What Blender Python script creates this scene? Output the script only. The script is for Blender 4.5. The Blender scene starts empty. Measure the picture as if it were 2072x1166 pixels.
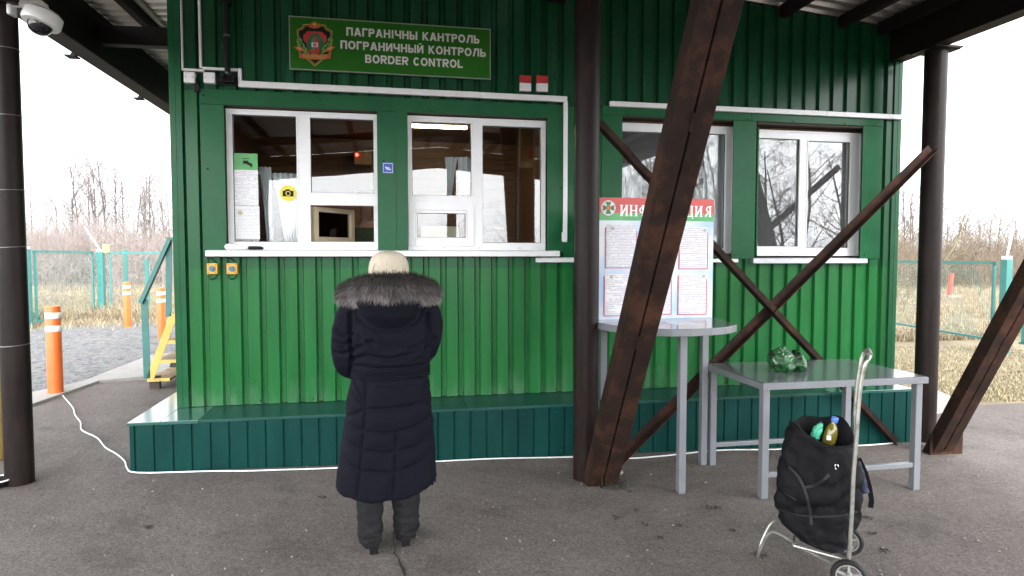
import bpy, bmesh, math, random
import numpy as np
from mathutils import Vector, Matrix, noise
random.seed(7)
S = bpy.context.scene
COL = S.collection
R = math.radians

# ------------------------------------------------------------------ camera, world, sun, exposure
CAM_F, CAM_PITCH, CAM_YAW = 1304.0, 0.049, 0.187         # focal length in photo pixels, tilt down, turn right
CAM_O = Vector((0.0, -5.6, 1.6))
cam = bpy.data.cameras.new('camera')
camo = bpy.data.objects.new('camera', cam); COL.objects.link(camo)
FW = Vector((math.sin(CAM_YAW)*math.cos(CAM_PITCH), math.cos(CAM_YAW)*math.cos(CAM_PITCH), -math.sin(CAM_PITCH)))
RT = Vector((math.cos(CAM_YAW), -math.sin(CAM_YAW), 0)); UP = RT.cross(FW)
mt = Matrix((RT, UP, -FW)).transposed().to_4x4(); mt.translation = CAM_O
camo.matrix_world = mt
cam.sensor_fit = 'HORIZONTAL'; cam.sensor_width = 36.0
cam.lens = 36.0*CAM_F/2072.0
cam.clip_start = 0.05; cam.clip_end = 2000
S.camera = camo
S.render.resolution_x, S.render.resolution_y = 1024, 576

w = bpy.data.worlds.new('World'); S.world = w; w.use_nodes = True
nt = w.node_tree; nt.nodes.clear()
sky = nt.nodes.new('ShaderNodeTexSky'); sky.sky_type = 'NISHITA'; sky.sun_disc = False
SUN_EL, SUN_AZ = R(38), R(165)                            # high sun veiled by cloud, behind the photographer
sky.sun_elevation = SUN_EL; sky.sun_rotation = SUN_AZ
sky.air_density = 1.6; sky.dust_density = 5.0; sky.ozone_density = 1.0
hs = nt.nodes.new('ShaderNodeHueSaturation'); hs.inputs['Saturation'].default_value = 0.22
bg = nt.nodes.new('ShaderNodeBackground'); bg.inputs['Strength'].default_value = 0.15
wo = nt.nodes.new('ShaderNodeOutputWorld')
veil = nt.nodes.new('ShaderNodeMix'); veil.data_type = 'RGBA'; veil.inputs['Factor'].default_value = .88     # thin even cloud over the sky
tcw = nt.nodes.new('ShaderNodeTexCoord'); sxw = nt.nodes.new('ShaderNodeSeparateXYZ'); rw = nt.nodes.new('ShaderNodeMapRange')   # brighter towards the hazy horizon
rw.inputs['From Min'].default_value = 0; rw.inputs['From Max'].default_value = .75; rw.inputs['To Min'].default_value = 0; rw.inputs['To Max'].default_value = 1; rw.interpolation_type = 'SMOOTHSTEP'
vc = nt.nodes.new('ShaderNodeMix'); vc.data_type = 'RGBA'; vc.inputs['A'].default_value = (10.5, 10.7, 11.0, 1); vc.inputs['B'].default_value = (3.6, 3.75, 4.0, 1)
nt.links.new(tcw.outputs['Generated'], sxw.inputs[0]); nt.links.new(sxw.outputs['Z'], rw.inputs['Value']); nt.links.new(rw.outputs[0], vc.inputs['Factor']); rz = nt.nodes.new('ShaderNodeMapRange'); rz.inputs['From Min'].default_value = -1; rz.inputs['From Max'].default_value = 1; rz.inputs['To Min'].default_value = 1.35; rz.inputs['To Max'].default_value = .30   # the veiled sun stands behind the photographer
nt.links.new(sxw.outputs['Y'], rz.inputs['Value'])
vm = nt.nodes.new('ShaderNodeVectorMath'); vm.operation = 'SCALE'; nt.links.new(vc.outputs['Result'], vm.inputs[0]); nt.links.new(rz.outputs[0], vm.inputs['Scale']); nt.links.new(vm.outputs[0], veil.inputs['B'])
nt.links.new(sky.outputs[0], hs.inputs['Color']); nt.links.new(hs.outputs[0], veil.inputs['A']); nt.links.new(veil.outputs['Result'], bg.inputs[0]); nt.links.new(bg.outputs[0], wo.inputs[0])
sl = bpy.data.lights.new('sun', 'SUN'); sl.energy = 0.6; sl.angle = R(25); sl.color = (1.0, .97, .92)
so = bpy.data.objects.new('sun', sl); COL.objects.link(so)
so.rotation_euler = (R(90)-SUN_EL, 0, math.pi - SUN_AZ)
S.view_settings.view_transform = 'Standard'; S.view_settings.look = 'None'
S.view_settings.exposure = 2.5; S.view_settings.gamma = 1.0
S.cycles.max_bounces = 10; S.cycles.diffuse_bounces = 5; S.cycles.glossy_bounces = 5
S.cycles.transparent_max_bounces = 16; S.cycles.transmission_bounces = 8
S.cycles.use_denoising = True
S.cycles.sample_clamp_indirect = 8

# ------------------------------------------------------------------ measuring helpers (photo pixel -> point on a real plane)
def ray(px, py):
    return FW + RT*((px-1036)/CAM_F) + UP*((583-py)/CAM_F)
def hit(px, py, ax, v):
    d = ray(px, py); return CAM_O + d*((v-CAM_O[ax])/d[ax])
def W(px, py, Y=0.0): return hit(px, py, 1, Y)
def gz(x, y): return -0.019*min(max(x+1.9, 0), 8)       # the yard falls gently to the right
def G(px, py):
    z = 0.0
    for _ in range(8):
        p = hit(px, py, 2, z); z = gz(p.x, p.y)
    return Vector((p.x, p.y, z))
def rect(px0, py0, px1, py1, Y=0.0):
    a = W(px0, py0, Y); b = W(px1, py1, Y); return a.x, b.x, b.z, a.z     # x0,x1,z0,z1

# ------------------------------------------------------------------ materials
def nodes_of(name):
    m = bpy.data.materials.new(name); m.use_nodes = True
    return m, m.node_tree, m.node_tree.nodes['Principled BSDF']
def mat(name, c, rough=.6, metal=0.0, var=.12, scale=6.0, bump=0.0, bscale=60.0, spots=None, coat=0.0, spec=.5, stretch=None, spot_scale=4.0, spot_lo=.55, spot_hi=.68):
    m, t, b = nodes_of(name); L = t.links
    b.inputs['Roughness'].default_value = rough; b.inputs['Metallic'].default_value = metal
    b.inputs['Specular IOR Level'].default_value = spec
    b.inputs['Coat Weight'].default_value = coat; b.inputs['Coat Roughness'].default_value = .15
    tc = t.nodes.new('ShaderNodeTexCoord'); mp = t.nodes.new('ShaderNodeMapping')
    if stretch: mp.inputs['Scale'].default_value = stretch
    L.new(tc.outputs['Object'], mp.inputs[0])
    n = t.nodes.new('ShaderNodeTexNoise'); n.inputs['Scale'].default_value = scale; n.inputs['Detail'].default_value = 6; n.inputs['Roughness'].default_value = .65
    L.new(mp.outputs[0], n.inputs['Vector'])
    r = t.nodes.new('ShaderNodeValToRGB'); r.color_ramp.elements[0].position = .3; r.color_ramp.elements[1].position = .72
    lo = [max(0, x*(1-var)) for x in c]; hi = [min(1, x*(1+var)) for x in c]
    r.color_ramp.elements[0].color = (*lo, 1); r.color_ramp.elements[1].color = (*hi, 1)
    L.new(n.outputs['Fac'], r.inputs[0]); out = r.outputs[0]
    if spots:
        n2 = t.nodes.new('ShaderNodeTexNoise'); n2.inputs['Scale'].default_value = spot_scale; n2.inputs['Detail'].default_value = 8; n2.inputs['Roughness'].default_value = .7
        L.new(mp.outputs[0], n2.inputs['Vector'])
        r2 = t.nodes.new('ShaderNodeValToRGB'); r2.color_ramp.elements[0].position = spot_lo; r2.color_ramp.elements[1].position = spot_hi
        L.new(n2.outputs['Fac'], r2.inputs[0])
        mx = t.nodes.new('ShaderNodeMix'); mx.data_type = 'RGBA'
        L.new(r2.outputs[0], mx.inputs['Factor']); L.new(out, mx.inputs['A']); mx.inputs['B'].default_value = (*spots, 1); out = mx.outputs['Result']
    L.new(out, b.inputs['Base Color'])
    rr = t.nodes.new('ShaderNodeMapRange'); rr.inputs['To Min'].default_value = max(.02, rough-.08); rr.inputs['To Max'].default_value = min(1, rough+.1)
    L.new(n.outputs['Fac'], rr.inputs['Value']); L.new(rr.outputs[0], b.inputs['Roughness'])
    if bump:
        n3 = t.nodes.new('ShaderNodeTexNoise'); n3.inputs['Scale'].default_value = bscale; n3.inputs['Detail'].default_value = 5
        L.new(mp.outputs[0], n3.inputs['Vector'])
        bp = t.nodes.new('ShaderNodeBump'); bp.inputs['Strength'].default_value = bump; bp.inputs['Distance'].default_value = .01
        L.new(n3.outputs['Fac'], bp.inputs['Height']); L.new(bp.outputs[0], b.inputs['Normal'])
    return m
def plain(name, c, rough=.5, metal=0.0, spec=None): return mat(name, c, rough, metal, var=.06, scale=25, spec=spec if spec is not None else (.12 if max(c) < .03 else .5))
def emit(name, c, s):
    m, t, b = nodes_of(name); b.inputs['Base Color'].default_value = (*c, 1)
    b.inputs['Emission Color'].default_value = (*c, 1); b.inputs['Emission Strength'].default_value = s; return m
def glass(name, refl=.16, tint=(.93, .95, .95), film=0.0):
    m, t, b = nodes_of(name); L = t.links; t.nodes.remove(b)
    o = t.nodes['Material Output']
    tr = t.nodes.new('ShaderNodeBsdfTransparent'); tr.inputs[0].default_value = (*tint, 1)
    gl = t.nodes.new('ShaderNodeBsdfGlossy'); gl.inputs['Roughness'].default_value = .0
    fr = t.nodes.new('ShaderNodeFresnel'); fr.inputs['IOR'].default_value = 1.5
    mr = t.nodes.new('ShaderNodeMapRange'); mr.inputs['From Min'].default_value = .04; mr.inputs['From Max'].default_value = 1
    mr.inputs['To Min'].default_value = refl; mr.inputs['To Max'].default_value = 1
    # slight waviness of old double glazing
    tc = t.nodes.new('ShaderNodeTexCoord'); n = t.nodes.new('ShaderNodeTexNoise'); n.inputs['Scale'].default_value = 2.2; n.inputs['Detail'].default_value = 1
    bp = t.nodes.new('ShaderNodeBump'); bp.inputs['Strength'].default_value = .025; bp.inputs['Distance'].default_value = .02
    L.new(tc.outputs['Object'], n.inputs['Vector']); L.new(n.outputs['Fac'], bp.inputs['Height']); L.new(bp.outputs[0], gl.inputs['Normal'])
    mx = t.nodes.new('ShaderNodeMixShader')
    L.new(fr.outputs[0], mr.inputs['Value']); L.new(mr.outputs[0], mx.inputs[0]); L.new(tr.outputs[0], mx.inputs[1]); L.new(gl.outputs[0], mx.inputs[2])
    if film:                                              # dust film on the outside of unwashed panes
        df = t.nodes.new('ShaderNodeBsdfDiffuse'); df.inputs[0].default_value = (.62, .64, .66, 1)
        n2 = t.nodes.new('ShaderNodeTexNoise'); n2.inputs['Scale'].default_value = 3.5; n2.inputs['Detail'].default_value = 8; L.new(tc.outputs['Object'], n2.inputs['Vector'])
        m2 = t.nodes.new('ShaderNodeMapRange'); m2.inputs['To Min'].default_value = film*.6; m2.inputs['To Max'].default_value = film*1.4; L.new(n2.outputs['Fac'], m2.inputs['Value'])
        mx2 = t.nodes.new('ShaderNodeMixShader'); L.new(m2.outputs[0], mx2.inputs[0]); L.new(mx.outputs[0], mx2.inputs[1]); L.new(df.outputs[0], mx2.inputs[2]); mx = mx2
    L.new(mx.outputs[0], o.inputs[0]); return m
def attr_mat(name, c0, c1, attr='tone', rough=.6, trans=0.0):
    m, t, b = nodes_of(name); L = t.links
    a = t.nodes.new('ShaderNodeAttribute'); a.attribute_name = attr
    mx = t.nodes.new('ShaderNodeMix'); mx.data_type = 'RGBA'
    mx.inputs['A'].default_value = (*c0, 1); mx.inputs['B'].default_value = (*c1, 1)
    L.new(a.outputs['Fac'], mx.inputs['Factor']); L.new(mx.outputs['Result'], b.inputs['Base Color'])
    b.inputs['Roughness'].default_value = rough; return m
def doc_mat(name, period=.011, cover=.55, ink=(.33, .33, .36), paper=(.78, .78, .78), top=None):
    """paper printed with rows of small grey type"""
    m, t, b = nodes_of(name); L = t.links
    tc = t.nodes.new('ShaderNodeTexCoord'); sp = t.nodes.new('ShaderNodeSeparateXYZ'); L.new(tc.outputs['Object'], sp.inputs[0])
    def mth(op, a, v=None):
        q = t.nodes.new('ShaderNodeMath'); q.operation = op
        L.new(a, q.inputs[0])
        if v is not None:
            if isinstance(v, (int, float)): q.inputs[1].default_value = v
            else: L.new(v, q.inputs[1])
        return q.outputs[0]
    row = mth('DIVIDE', sp.outputs['Z'], period)
    fr = mth('FRACT', row); line = mth('LESS_THAN', fr, .45); idx = mth('FLOOR', row)
    cb = t.nodes.new('ShaderNodeCombineXYZ'); L.new(mth('MULTIPLY', sp.outputs['X'], 120.0), cb.inputs[0]); L.new(mth('MULTIPLY', idx, 7.31), cb.inputs[1])
    n = t.nodes.new('ShaderNodeTexNoise'); n.inputs['Scale'].default_value = 1.0; n.inputs['Detail'].default_value = 2; L.new(cb.outputs[0], n.inputs['Vector'])
    cb2 = t.nodes.new('ShaderNodeCombineXYZ'); L.new(mth('MULTIPLY', sp.outputs['X'], 9.0), cb2.inputs[0]); L.new(mth('MULTIPLY', idx, 3.7), cb2.inputs[1])
    n2 = t.nodes.new('ShaderNodeTexNoise'); n2.inputs['Scale'].default_value = 1.0; L.new(cb2.outputs[0], n2.inputs['Vector'])
    word = mth('GREATER_THAN', n.outputs['Fac'], .42); seg = mth('GREATER_THAN', n2.outputs['Fac'], 1-cover)
    f = mth('MULTIPLY', mth('MULTIPLY', line, word), seg)
    mx = t.nodes.new('ShaderNodeMix'); mx.data_type = 'RGBA'
    mx.inputs['A'].default_value = (*paper, 1); mx.inputs['B'].default_value = (*ink, 1)
    L.new(f, mx.inputs['Factor']); L.new(mx.outputs['Result'], b.inputs['Base Color']); b.inputs['Roughness'].default_value = .35
    return m

M = {}
def wall_paint(name, c, rough=.3):
    """sheet-metal paint with chalky streaks and scuffs"""
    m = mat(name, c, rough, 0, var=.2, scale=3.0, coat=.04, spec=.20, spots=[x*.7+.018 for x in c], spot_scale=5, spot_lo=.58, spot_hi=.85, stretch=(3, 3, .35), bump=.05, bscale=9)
    t = m.node_tree; L = t.links; b = t.nodes['Principled BSDF']; src = b.inputs['Base Color'].links[0].from_socket
    tc = t.nodes.new('ShaderNodeTexCoord'); sp = t.nodes.new('ShaderNodeSeparateXYZ'); L.new(tc.outputs['Object'], sp.inputs[0])
    mp = t.nodes.new('ShaderNodeMapping'); mp.inputs['Scale'].default_value = (11, 11, 3.2); L.new(tc.outputs['Object'], mp.inputs[0])
    n = t.nodes.new('ShaderNodeTexNoise'); n.inputs['Scale'].default_value = 1.0; n.inputs['Detail'].default_value = 7; n.inputs['Roughness'].default_value = .7; L.new(mp.outputs[0], n.inputs['Vector'])
    h = t.nodes.new('ShaderNodeMapRange'); h.inputs['From Min'].default_value = .37; h.inputs['From Max'].default_value = .85; h.inputs['To Min'].default_value = .22; h.inputs['To Max'].default_value = -.10; L.new(sp.outputs['Z'], h.inputs['Value'])
    ad = t.nodes.new('ShaderNodeMath'); ad.operation = 'ADD'; L.new(n.outputs['Fac'], ad.inputs[0]); L.new(h.outputs[0], ad.inputs[1])
    r = t.nodes.new('ShaderNodeValToRGB'); r.color_ramp.elements[0].position = .60; r.color_ramp.elements[1].position = .82; r.color_ramp.elements[1].color = (.75,.75,.75,1); L.new(ad.outputs[0], r.inputs[0])
    mx = t.nodes.new('ShaderNodeMix'); mx.data_type = 'RGBA'; L.new(r.outputs[0], mx.inputs['Factor']); L.new(src, mx.inputs['A']); mx.inputs['B'].default_value = (c[0]*.6+.055, c[1]*.6+.075, c[2]*.6+.06, 1)   # mud and lime splashed on the foot of the sheets
    L.new(mx.outputs['Result'], b.inputs['Base Color']); return m
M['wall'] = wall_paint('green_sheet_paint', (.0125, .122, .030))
M['wallup'] = wall_paint('dark_green_sheet', (.0062, .055, .023), .24)
M['wallmid'] = wall_paint('mid_green_sheet', (.0085, .094, .030), .3)
M['trim'] = mat('green_flashing_paint', (.0100, .088, .033), .32, 0, .16, 4, coat=.03, spec=.16, spots=(.02, .08, .04), spot_scale=14, spot_lo=.66, spot_hi=.74, bump=.05, bscale=5)
M['plinth'] = mat('teal_sheet_paint', (.0026, .040, .034), .42, 0, .2, 3.5, coat=0, spec=.14, spots=(.007, .055, .046), spot_scale=6, spot_lo=.6, spot_hi=.8, stretch=(2, 2, .5))
M['ledge'] = mat('teal_ledge_paint', (.005, .058, .047), .36, 0, .25, 3.0, coat=.10, spec=.4, spots=(.03, .085, .07), spot_scale=5, spot_lo=.6, spot_hi=.85)
M['ledgesheen'] = mat('ledge_sky_sheen', (.02, .10, .085), .16, 0, .15, 3, coat=.8, spec=.9)  # ledge ends: paler colour and high gloss put in for the sky sheen
M['pvc'] = mat('white_pvc', (.74, .74, .75), .3, 0, .05, 5, spots=(.58, .57, .54), spot_scale=9, spot_lo=.66, spot_hi=.85)
M['pvcdark'] = plain('dark_gasket', (.03, .03, .03), .5)
M['duct'] = mat('white_trunking_plastic', (.72, .72, .73), .35, 0, .05, 8, spots=(.5, .5, .46), spot_scale=12, spot_lo=.64, spot_hi=.8)
M['steel'] = mat('dark_rusty_steel', (.016, .012, .010), .55, .2, .35, 7, spots=(.085, .038, .022), spot_scale=5, spot_lo=.5, spot_hi=.75, bump=.12, bscale=45)
M['rust'] = mat('rusty_brown_steel', (.0185, .0098, .0074), .7, 0, .35, 6, spec=.18, spots=(.078, .031, .016), spot_scale=4.5, spot_lo=.48, spot_hi=.75, bump=.15, bscale=50)
M['beam'] = mat('dark_painted_steel', (.0085, .0065, .006), .6, 0, .3, 6, spec=.2, bump=.08, bscale=30)
M['pipe'] = mat('black_brown_pipe_paint', (.0128, .0082, .0070), .42, 0, .5, 5, spec=.16, spots=(.036, .017, .010), spot_scale=3.5, spot_lo=.58, spot_hi=.78, stretch=(2, 2, .6), bump=.1, bscale=35)
M['roof'] = mat('galvanised_sheet', (.80, .77, .73), .38, .85, .12, 2.5, spots=(.66, .60, .55), spot_scale=3, spot_lo=.5, spot_hi=.75)
M['greytop'] = mat('grey_table_top', (.125, .135, .145), .13, 0, .12, 4, spec=.6, coat=.2, spots=(.10, .11, .115), spot_scale=7, spot_lo=.55, spot_hi=.8)
M['grey'] = mat('grey_table_enamel', (.175, .183, .198), .3, 0, .10, 5, coat=.15, spots=(.155, .163, .178), spot_scale=9, spot_lo=.55, spot_hi=.8)
M['wood'] = mat('interior_wood', (.150, .075, .038), .55, 0, .45, 4, stretch=(.6, 6, 6))
M['woodlight'] = mat('pine_board', (.30, .19, .09), .5, 0, .25, 4, stretch=(5, 5, .6))
M['floorin'] = mat('cabin_floor', (.10, .07, .05), .6)
M['ceilin'] = mat('cabin_ceiling', (.16, .10, .06), .6, 0, .3, 5, stretch=(.5, 6, 6))
M['black'] = plain('black_plastic', (.012, .012, .013), .4)
M['white'] = plain('white_plastic', (.75, .75, .74), .4)
M['glass'] = glass('window_glass', .052)
M['glassold'] = glass('dusty_window_glass', .06, film=.07)
M['curtain'] = mat('white_sheer_curtain', (.70, .72, .74), .8, 0, .08, 20)
M['fabricdark'] = mat('dark_uniform_cloth', (.022, .028, .020), .85, 0, .3, 14)
M['skin'] = mat('skin', (.45, .28, .21), .5, 0, .06, 20)

# ------------------------------------------------------------------ builders
def root_of(o):
    while o.parent: o = o.parent
    return o
def tag(o, label=None, cat=None, group=None, kind=None):
    if label: o['label'] = label
    if cat: o['category'] = cat
    if group: o['group'] = group
    if kind: o['kind'] = kind
    return o
def empty(name, loc, label, cat, group=None, kind=None):
    o = bpy.data.objects.new(name, None); COL.objects.link(o); o.location = loc; o.empty_display_size = .1
    bpy.context.view_layer.update()
    return tag(o, label, cat, group, kind)
class MB:
    def __init__(s): s.v = []; s.f = []; s.tone = None
    def add(s, vs, fs):
        n = len(s.v); s.v += [tuple(v) for v in vs]; s.f += [tuple(i+n for i in f) for f in fs]; return s
    def box(s, x0, x1, y0, y1, z0, z1):
        return s.add([(x0,y0,z0),(x1,y0,z0),(x1,y1,z0),(x0,y1,z0),(x0,y0,z1),(x1,y0,z1),(x1,y1,z1),(x0,y1,z1)],
                     [(0,3,2,1),(4,5,6,7),(0,1,5,4),(1,2,6,5),(2,3,7,6),(3,0,4,7)])
    def beam(s, a, b, wd, ht, up=(0,0,1)):
        """rectangular bar from a to b, wd across, ht along 'up'"""
        a = Vector(a); b = Vector(b); d = (b-a).normalized(); u = Vector(up); r = d.cross(u)
        if r.length < 1e-4: r = d.cross(Vector((1,0,0)))
        r.normalize(); u = r.cross(d).normalized(); r = r*wd/2; u = u*ht/2
        vs = [p+q for p in (a, b) for q in (-r-u, r-u, r+u, -r+u)]
        return s.add(vs, [(0,1,2,3),(7,6,5,4),(0,4,5,1),(1,5,6,2),(2,6,7,3),(3,7,4,0)])
    def tube(s, pts, rad, n=10, cap=True, closed=False):
        pts = [Vector(p) for p in pts]
        rads = rad if isinstance(rad, (list, tuple)) else [rad]*len(pts)
        base = len(s.v); prev = None; m = len(pts)
        for i, p in enumerate(pts):
            if closed: d = pts[(i+1) % m]-pts[i-1]
            else: d = (pts[min(i+1, m-1)]-pts[max(i-1, 0)])
            d.normalize()
            if prev is None:
                prev = d.cross(Vector((0,0,1)))
                if prev.length < .05: prev = d.cross(Vector((1,0,0)))
            r = prev - d*prev.dot(d); r.normalize(); prev = r; q = d.cross(r)
            for k in range(n):
                a = 2*math.pi*k/n; s.v.append(tuple(p+(r*math.cos(a)+q*math.sin(a))*rads[i]))
        for i in range(m if closed else m-1):
            j = (i+1) % m
            for k in range(n):
                k2 = (k+1) % n
                s.f.append((base+i*n+k, base+i*n+k2, base+j*n+k2, base+j*n+k))
        if cap and not closed:
            s.f.append(tuple(base+k for k in reversed(range(n)))); s.f.append(tuple(base+(m-1)*n+k for k in range(n)))
        return s
    def cyl(s, c, r, z0, z1, n=24): return s.tube([(c[0], c[1], z0), (c[0], c[1], z1)], r, n)
    def loft(s, rings, cap0=True, cap1=True):
        n = len(rings[0]); base = len(s.v)
        for r in rings: s.v += [tuple(p) for p in r]
        for i in range(len(rings)-1):
            for k in range(n):
                k2 = (k+1) % n; s.f.append((base+i*n+k, base+i*n+k2, base+(i+1)*n+k2, base+(i+1)*n+k))
        if cap0: s.f.append(tuple(base+k for k in reversed(range(n))))
        if cap1: s.f.append(tuple(base+(len(rings)-1)*n+k for k in range(n)))
        return s
    def prism(s, poly, axis, a, b):
        """extrude polygon (2D) along axis index from a to b; poly coords fill the other two axes in order"""
        n = len(poly); oth = [i for i in range(3) if i != axis]
        def mk(p, t):
            q = [0,0,0]; q[oth[0]] = p[0]; q[oth[1]] = p[1]; q[axis] = t; return tuple(q)
        return s.add([mk(p,a) for p in poly]+[mk(p,b) for p in poly],
                     [tuple(range(n)), tuple(range(2*n-1, n-1, -1))]+[(i, i+n, (i+1)%n+n, (i+1)%n) for i in range(n)])
    def build(s, name, m, parent=None, smooth=False, bevel=0, angle=40, fix=True):
        off = Vector((0,0,0))
        if parent is not None: off = root_of(parent).location
        me = bpy.data.meshes.new(name)
        me.from_pydata([(v[0]-off.x, v[1]-off.y, v[2]-off.z) for v in s.v], [], s.f); me.update()
        if fix:
            bm = bmesh.new(); bm.from_mesh(me); bmesh.ops.recalc_face_normals(bm, faces=bm.faces); bm.to_mesh(me); bm.free()
        if s.tone is not None:
            at = me.attributes.new('tone', 'FLOAT', 'POINT'); at.data.foreach_set('value', s.tone)
        if smooth:
            me.polygons.foreach_set('use_smooth', [True]*len(me.polygons))
            try: me.set_sharp_from_angle(angle=R(angle))
            except Exception: pass
        for q in (m if isinstance(m, (list, tuple)) else [m]): me.materials.append(q)
        o = bpy.data.objects.new(name, me); COL.objects.link(o)
        if parent is not None: o.parent = parent
        if bevel:
            b = o.modifiers.new('bevel', 'BEVEL'); b.width = bevel; b.segments = 2; b.limit_method = 'ANGLE'; b.angle_limit = R(40)
        return o
def origin_thing(o, loc):
    """move a top-level mesh's origin to its base"""
    loc = Vector(loc); o.data.transform(Matrix.Translation(-loc)); o.location = loc; return o
def text_mb(body, size, x, y, z, width=None, off=.0, thick=.002, spacing=1.0, shear=0.0):
    """text standing in the XZ plane facing -Y; returns an MB centred on x with baseline z"""
    c = bpy.data.curves.new('t', 'FONT'); c.body = body; c.size = 1; c.offset = off; c.space_character = spacing; c.extrude = 0; c.resolution_u = 3; c.shear = shear
    o = bpy.data.objects.new('t', c); COL.objects.link(o); bpy.context.view_layer.update()
    me = bpy.data.meshes.new_from_object(o.evaluated_get(bpy.context.evaluated_depsgraph_get()))
    v = [tuple(p.co) for p in me.vertices]; f = [tuple(p.vertices) for p in me.polygons]
    bpy.data.objects.remove(o); bpy.data.curves.remove(c); bpy.data.meshes.remove(me)
    xs = [p[0] for p in v]; x0, x1 = min(xs), max(xs); k = (width/(x1-x0)) if width else size
    mb = MB(); mb.add([(x+(p[0]-(x0+x1)/2)*k, y, z+p[1]*size) for p in v], f); return mb

class Letters:
    """bold sans capitals built from bars and arcs, standing in the XZ plane facing -Y"""
    WID = {'І':.42,'I':.42,'М':1.12,'Ы':1.22,'О':1.12,'O':1.12,'C':1.02,'N':1.02,'D':1.05,'R':1.0,'Г':.82,'L':.82,'E':.86,'T':.92,'Т':.92,'Р':.92,'B':.98,'Ь':.92,' ':.48,'А':1.10,'Л':1.08,'К':1.0,'Ч':.98}
    def __init__(s, y, th=.0015): s.mb = MB(); s.y = y; s.th = th; s.k = 0
    def quad(s, pts):
        s.k += 1; d = .00004*(s.k % 9); s.mb.prism(pts, 1, s.y-d, s.y+s.th)
    def box(s, x0, x1, z0, z1): s.quad([(x0,z0),(x1,z0),(x1,z1),(x0,z1)])
    def slant(s, xa, za, xb, zb, w): s.quad([(xa-w/2,za),(xa+w/2,za),(xb+w/2,zb),(xb-w/2,zb)])
    def arc(s, cx, cz, rx, rz, tx, tz, a0, a1, n=20):
        for i in range(n):
            p, q = R(a0+(a1-a0)*i/n), R(a0+(a1-a0)*(i+1)/n)
            s.quad([(cx+rx*math.cos(p),cz+rz*math.sin(p)),(cx+rx*math.cos(q),cz+rz*math.sin(q)),(cx+(rx-tx)*math.cos(q),cz+(rz-tz)*math.sin(q)),(cx+(rx-tx)*math.cos(p),cz+(rz-tz)*math.sin(p))])
    def word(s, text, x0, x1, z, H, gap=.16):
        tot = sum(s.WID.get(c,1.0) for c in text)+gap*(len(text)-1); u = (x1-x0)/tot; x = x0
        for c in text:
            w = s.WID.get(c,1.0)*u; s.letter(c, x, x+w, z, H, u); x += w+gap*u
        return s.mb
    def letter(s, c, l, r, z, H, u):
        t = .27*u; h = .205*H; T = z+H; m = (l+r)/2
        if c in 'ПГ': s.box(l,l+t,z,T-h); s.box(l,r,T-h,T); c == 'П' and s.box(r-t,r,z,T-h)
        elif c == 'А': s.slant(l+t*.55,z,m-.02*u,T,t*1.08); s.slant(r-t*.55,z,m+.02*u,T,t*1.08); s.box(l+t*1.1,r-t*1.1,z+H*.2,z+H*.2+h*.9)
        elif c == 'Л': s.slant(l+t*.55,z,l+.42*u,T-h,t); s.box(r-t,r,z,T-h); s.box(l+.28*u,r,T-h,T)
        elif c in 'РR': s.box(l,l+t,z,T); s.box(l+t,r-.32*u,T-h,T); s.box(l+t,r-.32*u,z+H*.38,z+H*.38+h); s.arc(r-.34*u,z+H*.69,.34*u,H*.31,t,h,-90,90); c == 'R' and s.slant(r-t*.55,z,m,z+H*.38,t*1.1)
        elif c == 'B': s.box(l,l+t,z,T); [s.box(l+t,r-.3*u,a,a+h*.9) for a in (z,z+H*.43,T-h*.9)]; s.arc(r-.34*u,z+H*.745,.30*u,H*.255,t,h*.9,-90,90); s.arc(r-.32*u,z+H*.265,.32*u,H*.265,t,h*.9,-90,90)
        elif c == 'Н': s.box(l,l+t,z,T); s.box(r-t,r,z,T); s.box(l+t,r-t,z+H*.42,z+H*.42+h*.9)
        elif c in 'ІI': s.box(m-t/2,m+t/2,z,T)
        elif c == 'Ч': s.box(r-t,r,z,T); s.box(l,l+t,z+H*.58,T); s.arc(l+.4*u,z+H*.60,.4*u,H*.28,t,h,180,270); s.box(l+.4*u,r-t,z+H*.32,z+H*.32+h)
        elif c in 'ЫЬ':
            q = r-.36*u if c == 'Ы' else r; s.box(l,l+t,z,T); s.box(l+t,q-.3*u,z,z+h); s.box(l+t,q-.3*u,z+H*.40,z+H*.40+h*.9); s.arc(q-.32*u,z+H*.295,.32*u,H*.295,t,h,-90,90); c == 'Ы' and s.box(r-t,r,z,T)
        elif c == 'К': s.box(l,l+t,z,T); s.slant(l+t,z+H*.48,r-t*.6,T,t*1.25); s.slant(l+t*1.3,z+H*.52,r-t*.6,z,t*1.25)
        elif c in 'ТT': s.box(m-t/2,m+t/2,z,T-h); s.box(l,r,T-h,T)
        elif c in 'ОO': s.arc(m,z+H/2,(r-l)/2,H*.515,t,h,0,360,30)
        elif c == 'C': s.arc(m,z+H/2,(r-l)/2,H*.515,t,h,42,318,26)
        elif c in 'ИЙ': s.box(l,l+t,z,T); s.box(r-t,r,z,T); s.slant(l+t*.9,z+H*.1,r-t*.9,T-H*.1,t*.95); c == 'Й' and s.arc(m,T+H*.22,.26*u,H*.14,.12*u,H*.10,180,360,10)
        elif c == 'D': s.box(l,l+t,z,T); s.box(l+t,r-.5*u,z,z+h); s.box(l+t,r-.5*u,T-h,T); s.arc(r-.52*u,z+H/2,.52*u,H/2,t,h,-90,90)
        elif c == 'E': s.box(l,l+t,z,T); [s.box(l+t,r-d_,a,a+h*.95) for a, d_ in ((z,0),(z+H*.41,.08*u),(T-h*.95,0))]
        elif c == 'N': s.box(l,l+t,z,T); s.box(r-t,r,z,T); s.slant(r-t*.9,z+H*.1,l+t*.9,T-H*.1,t*.95)
        elif c == 'L': s.box(l,l+t,z,T); s.box(l+t,r,z,z+h)

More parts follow.
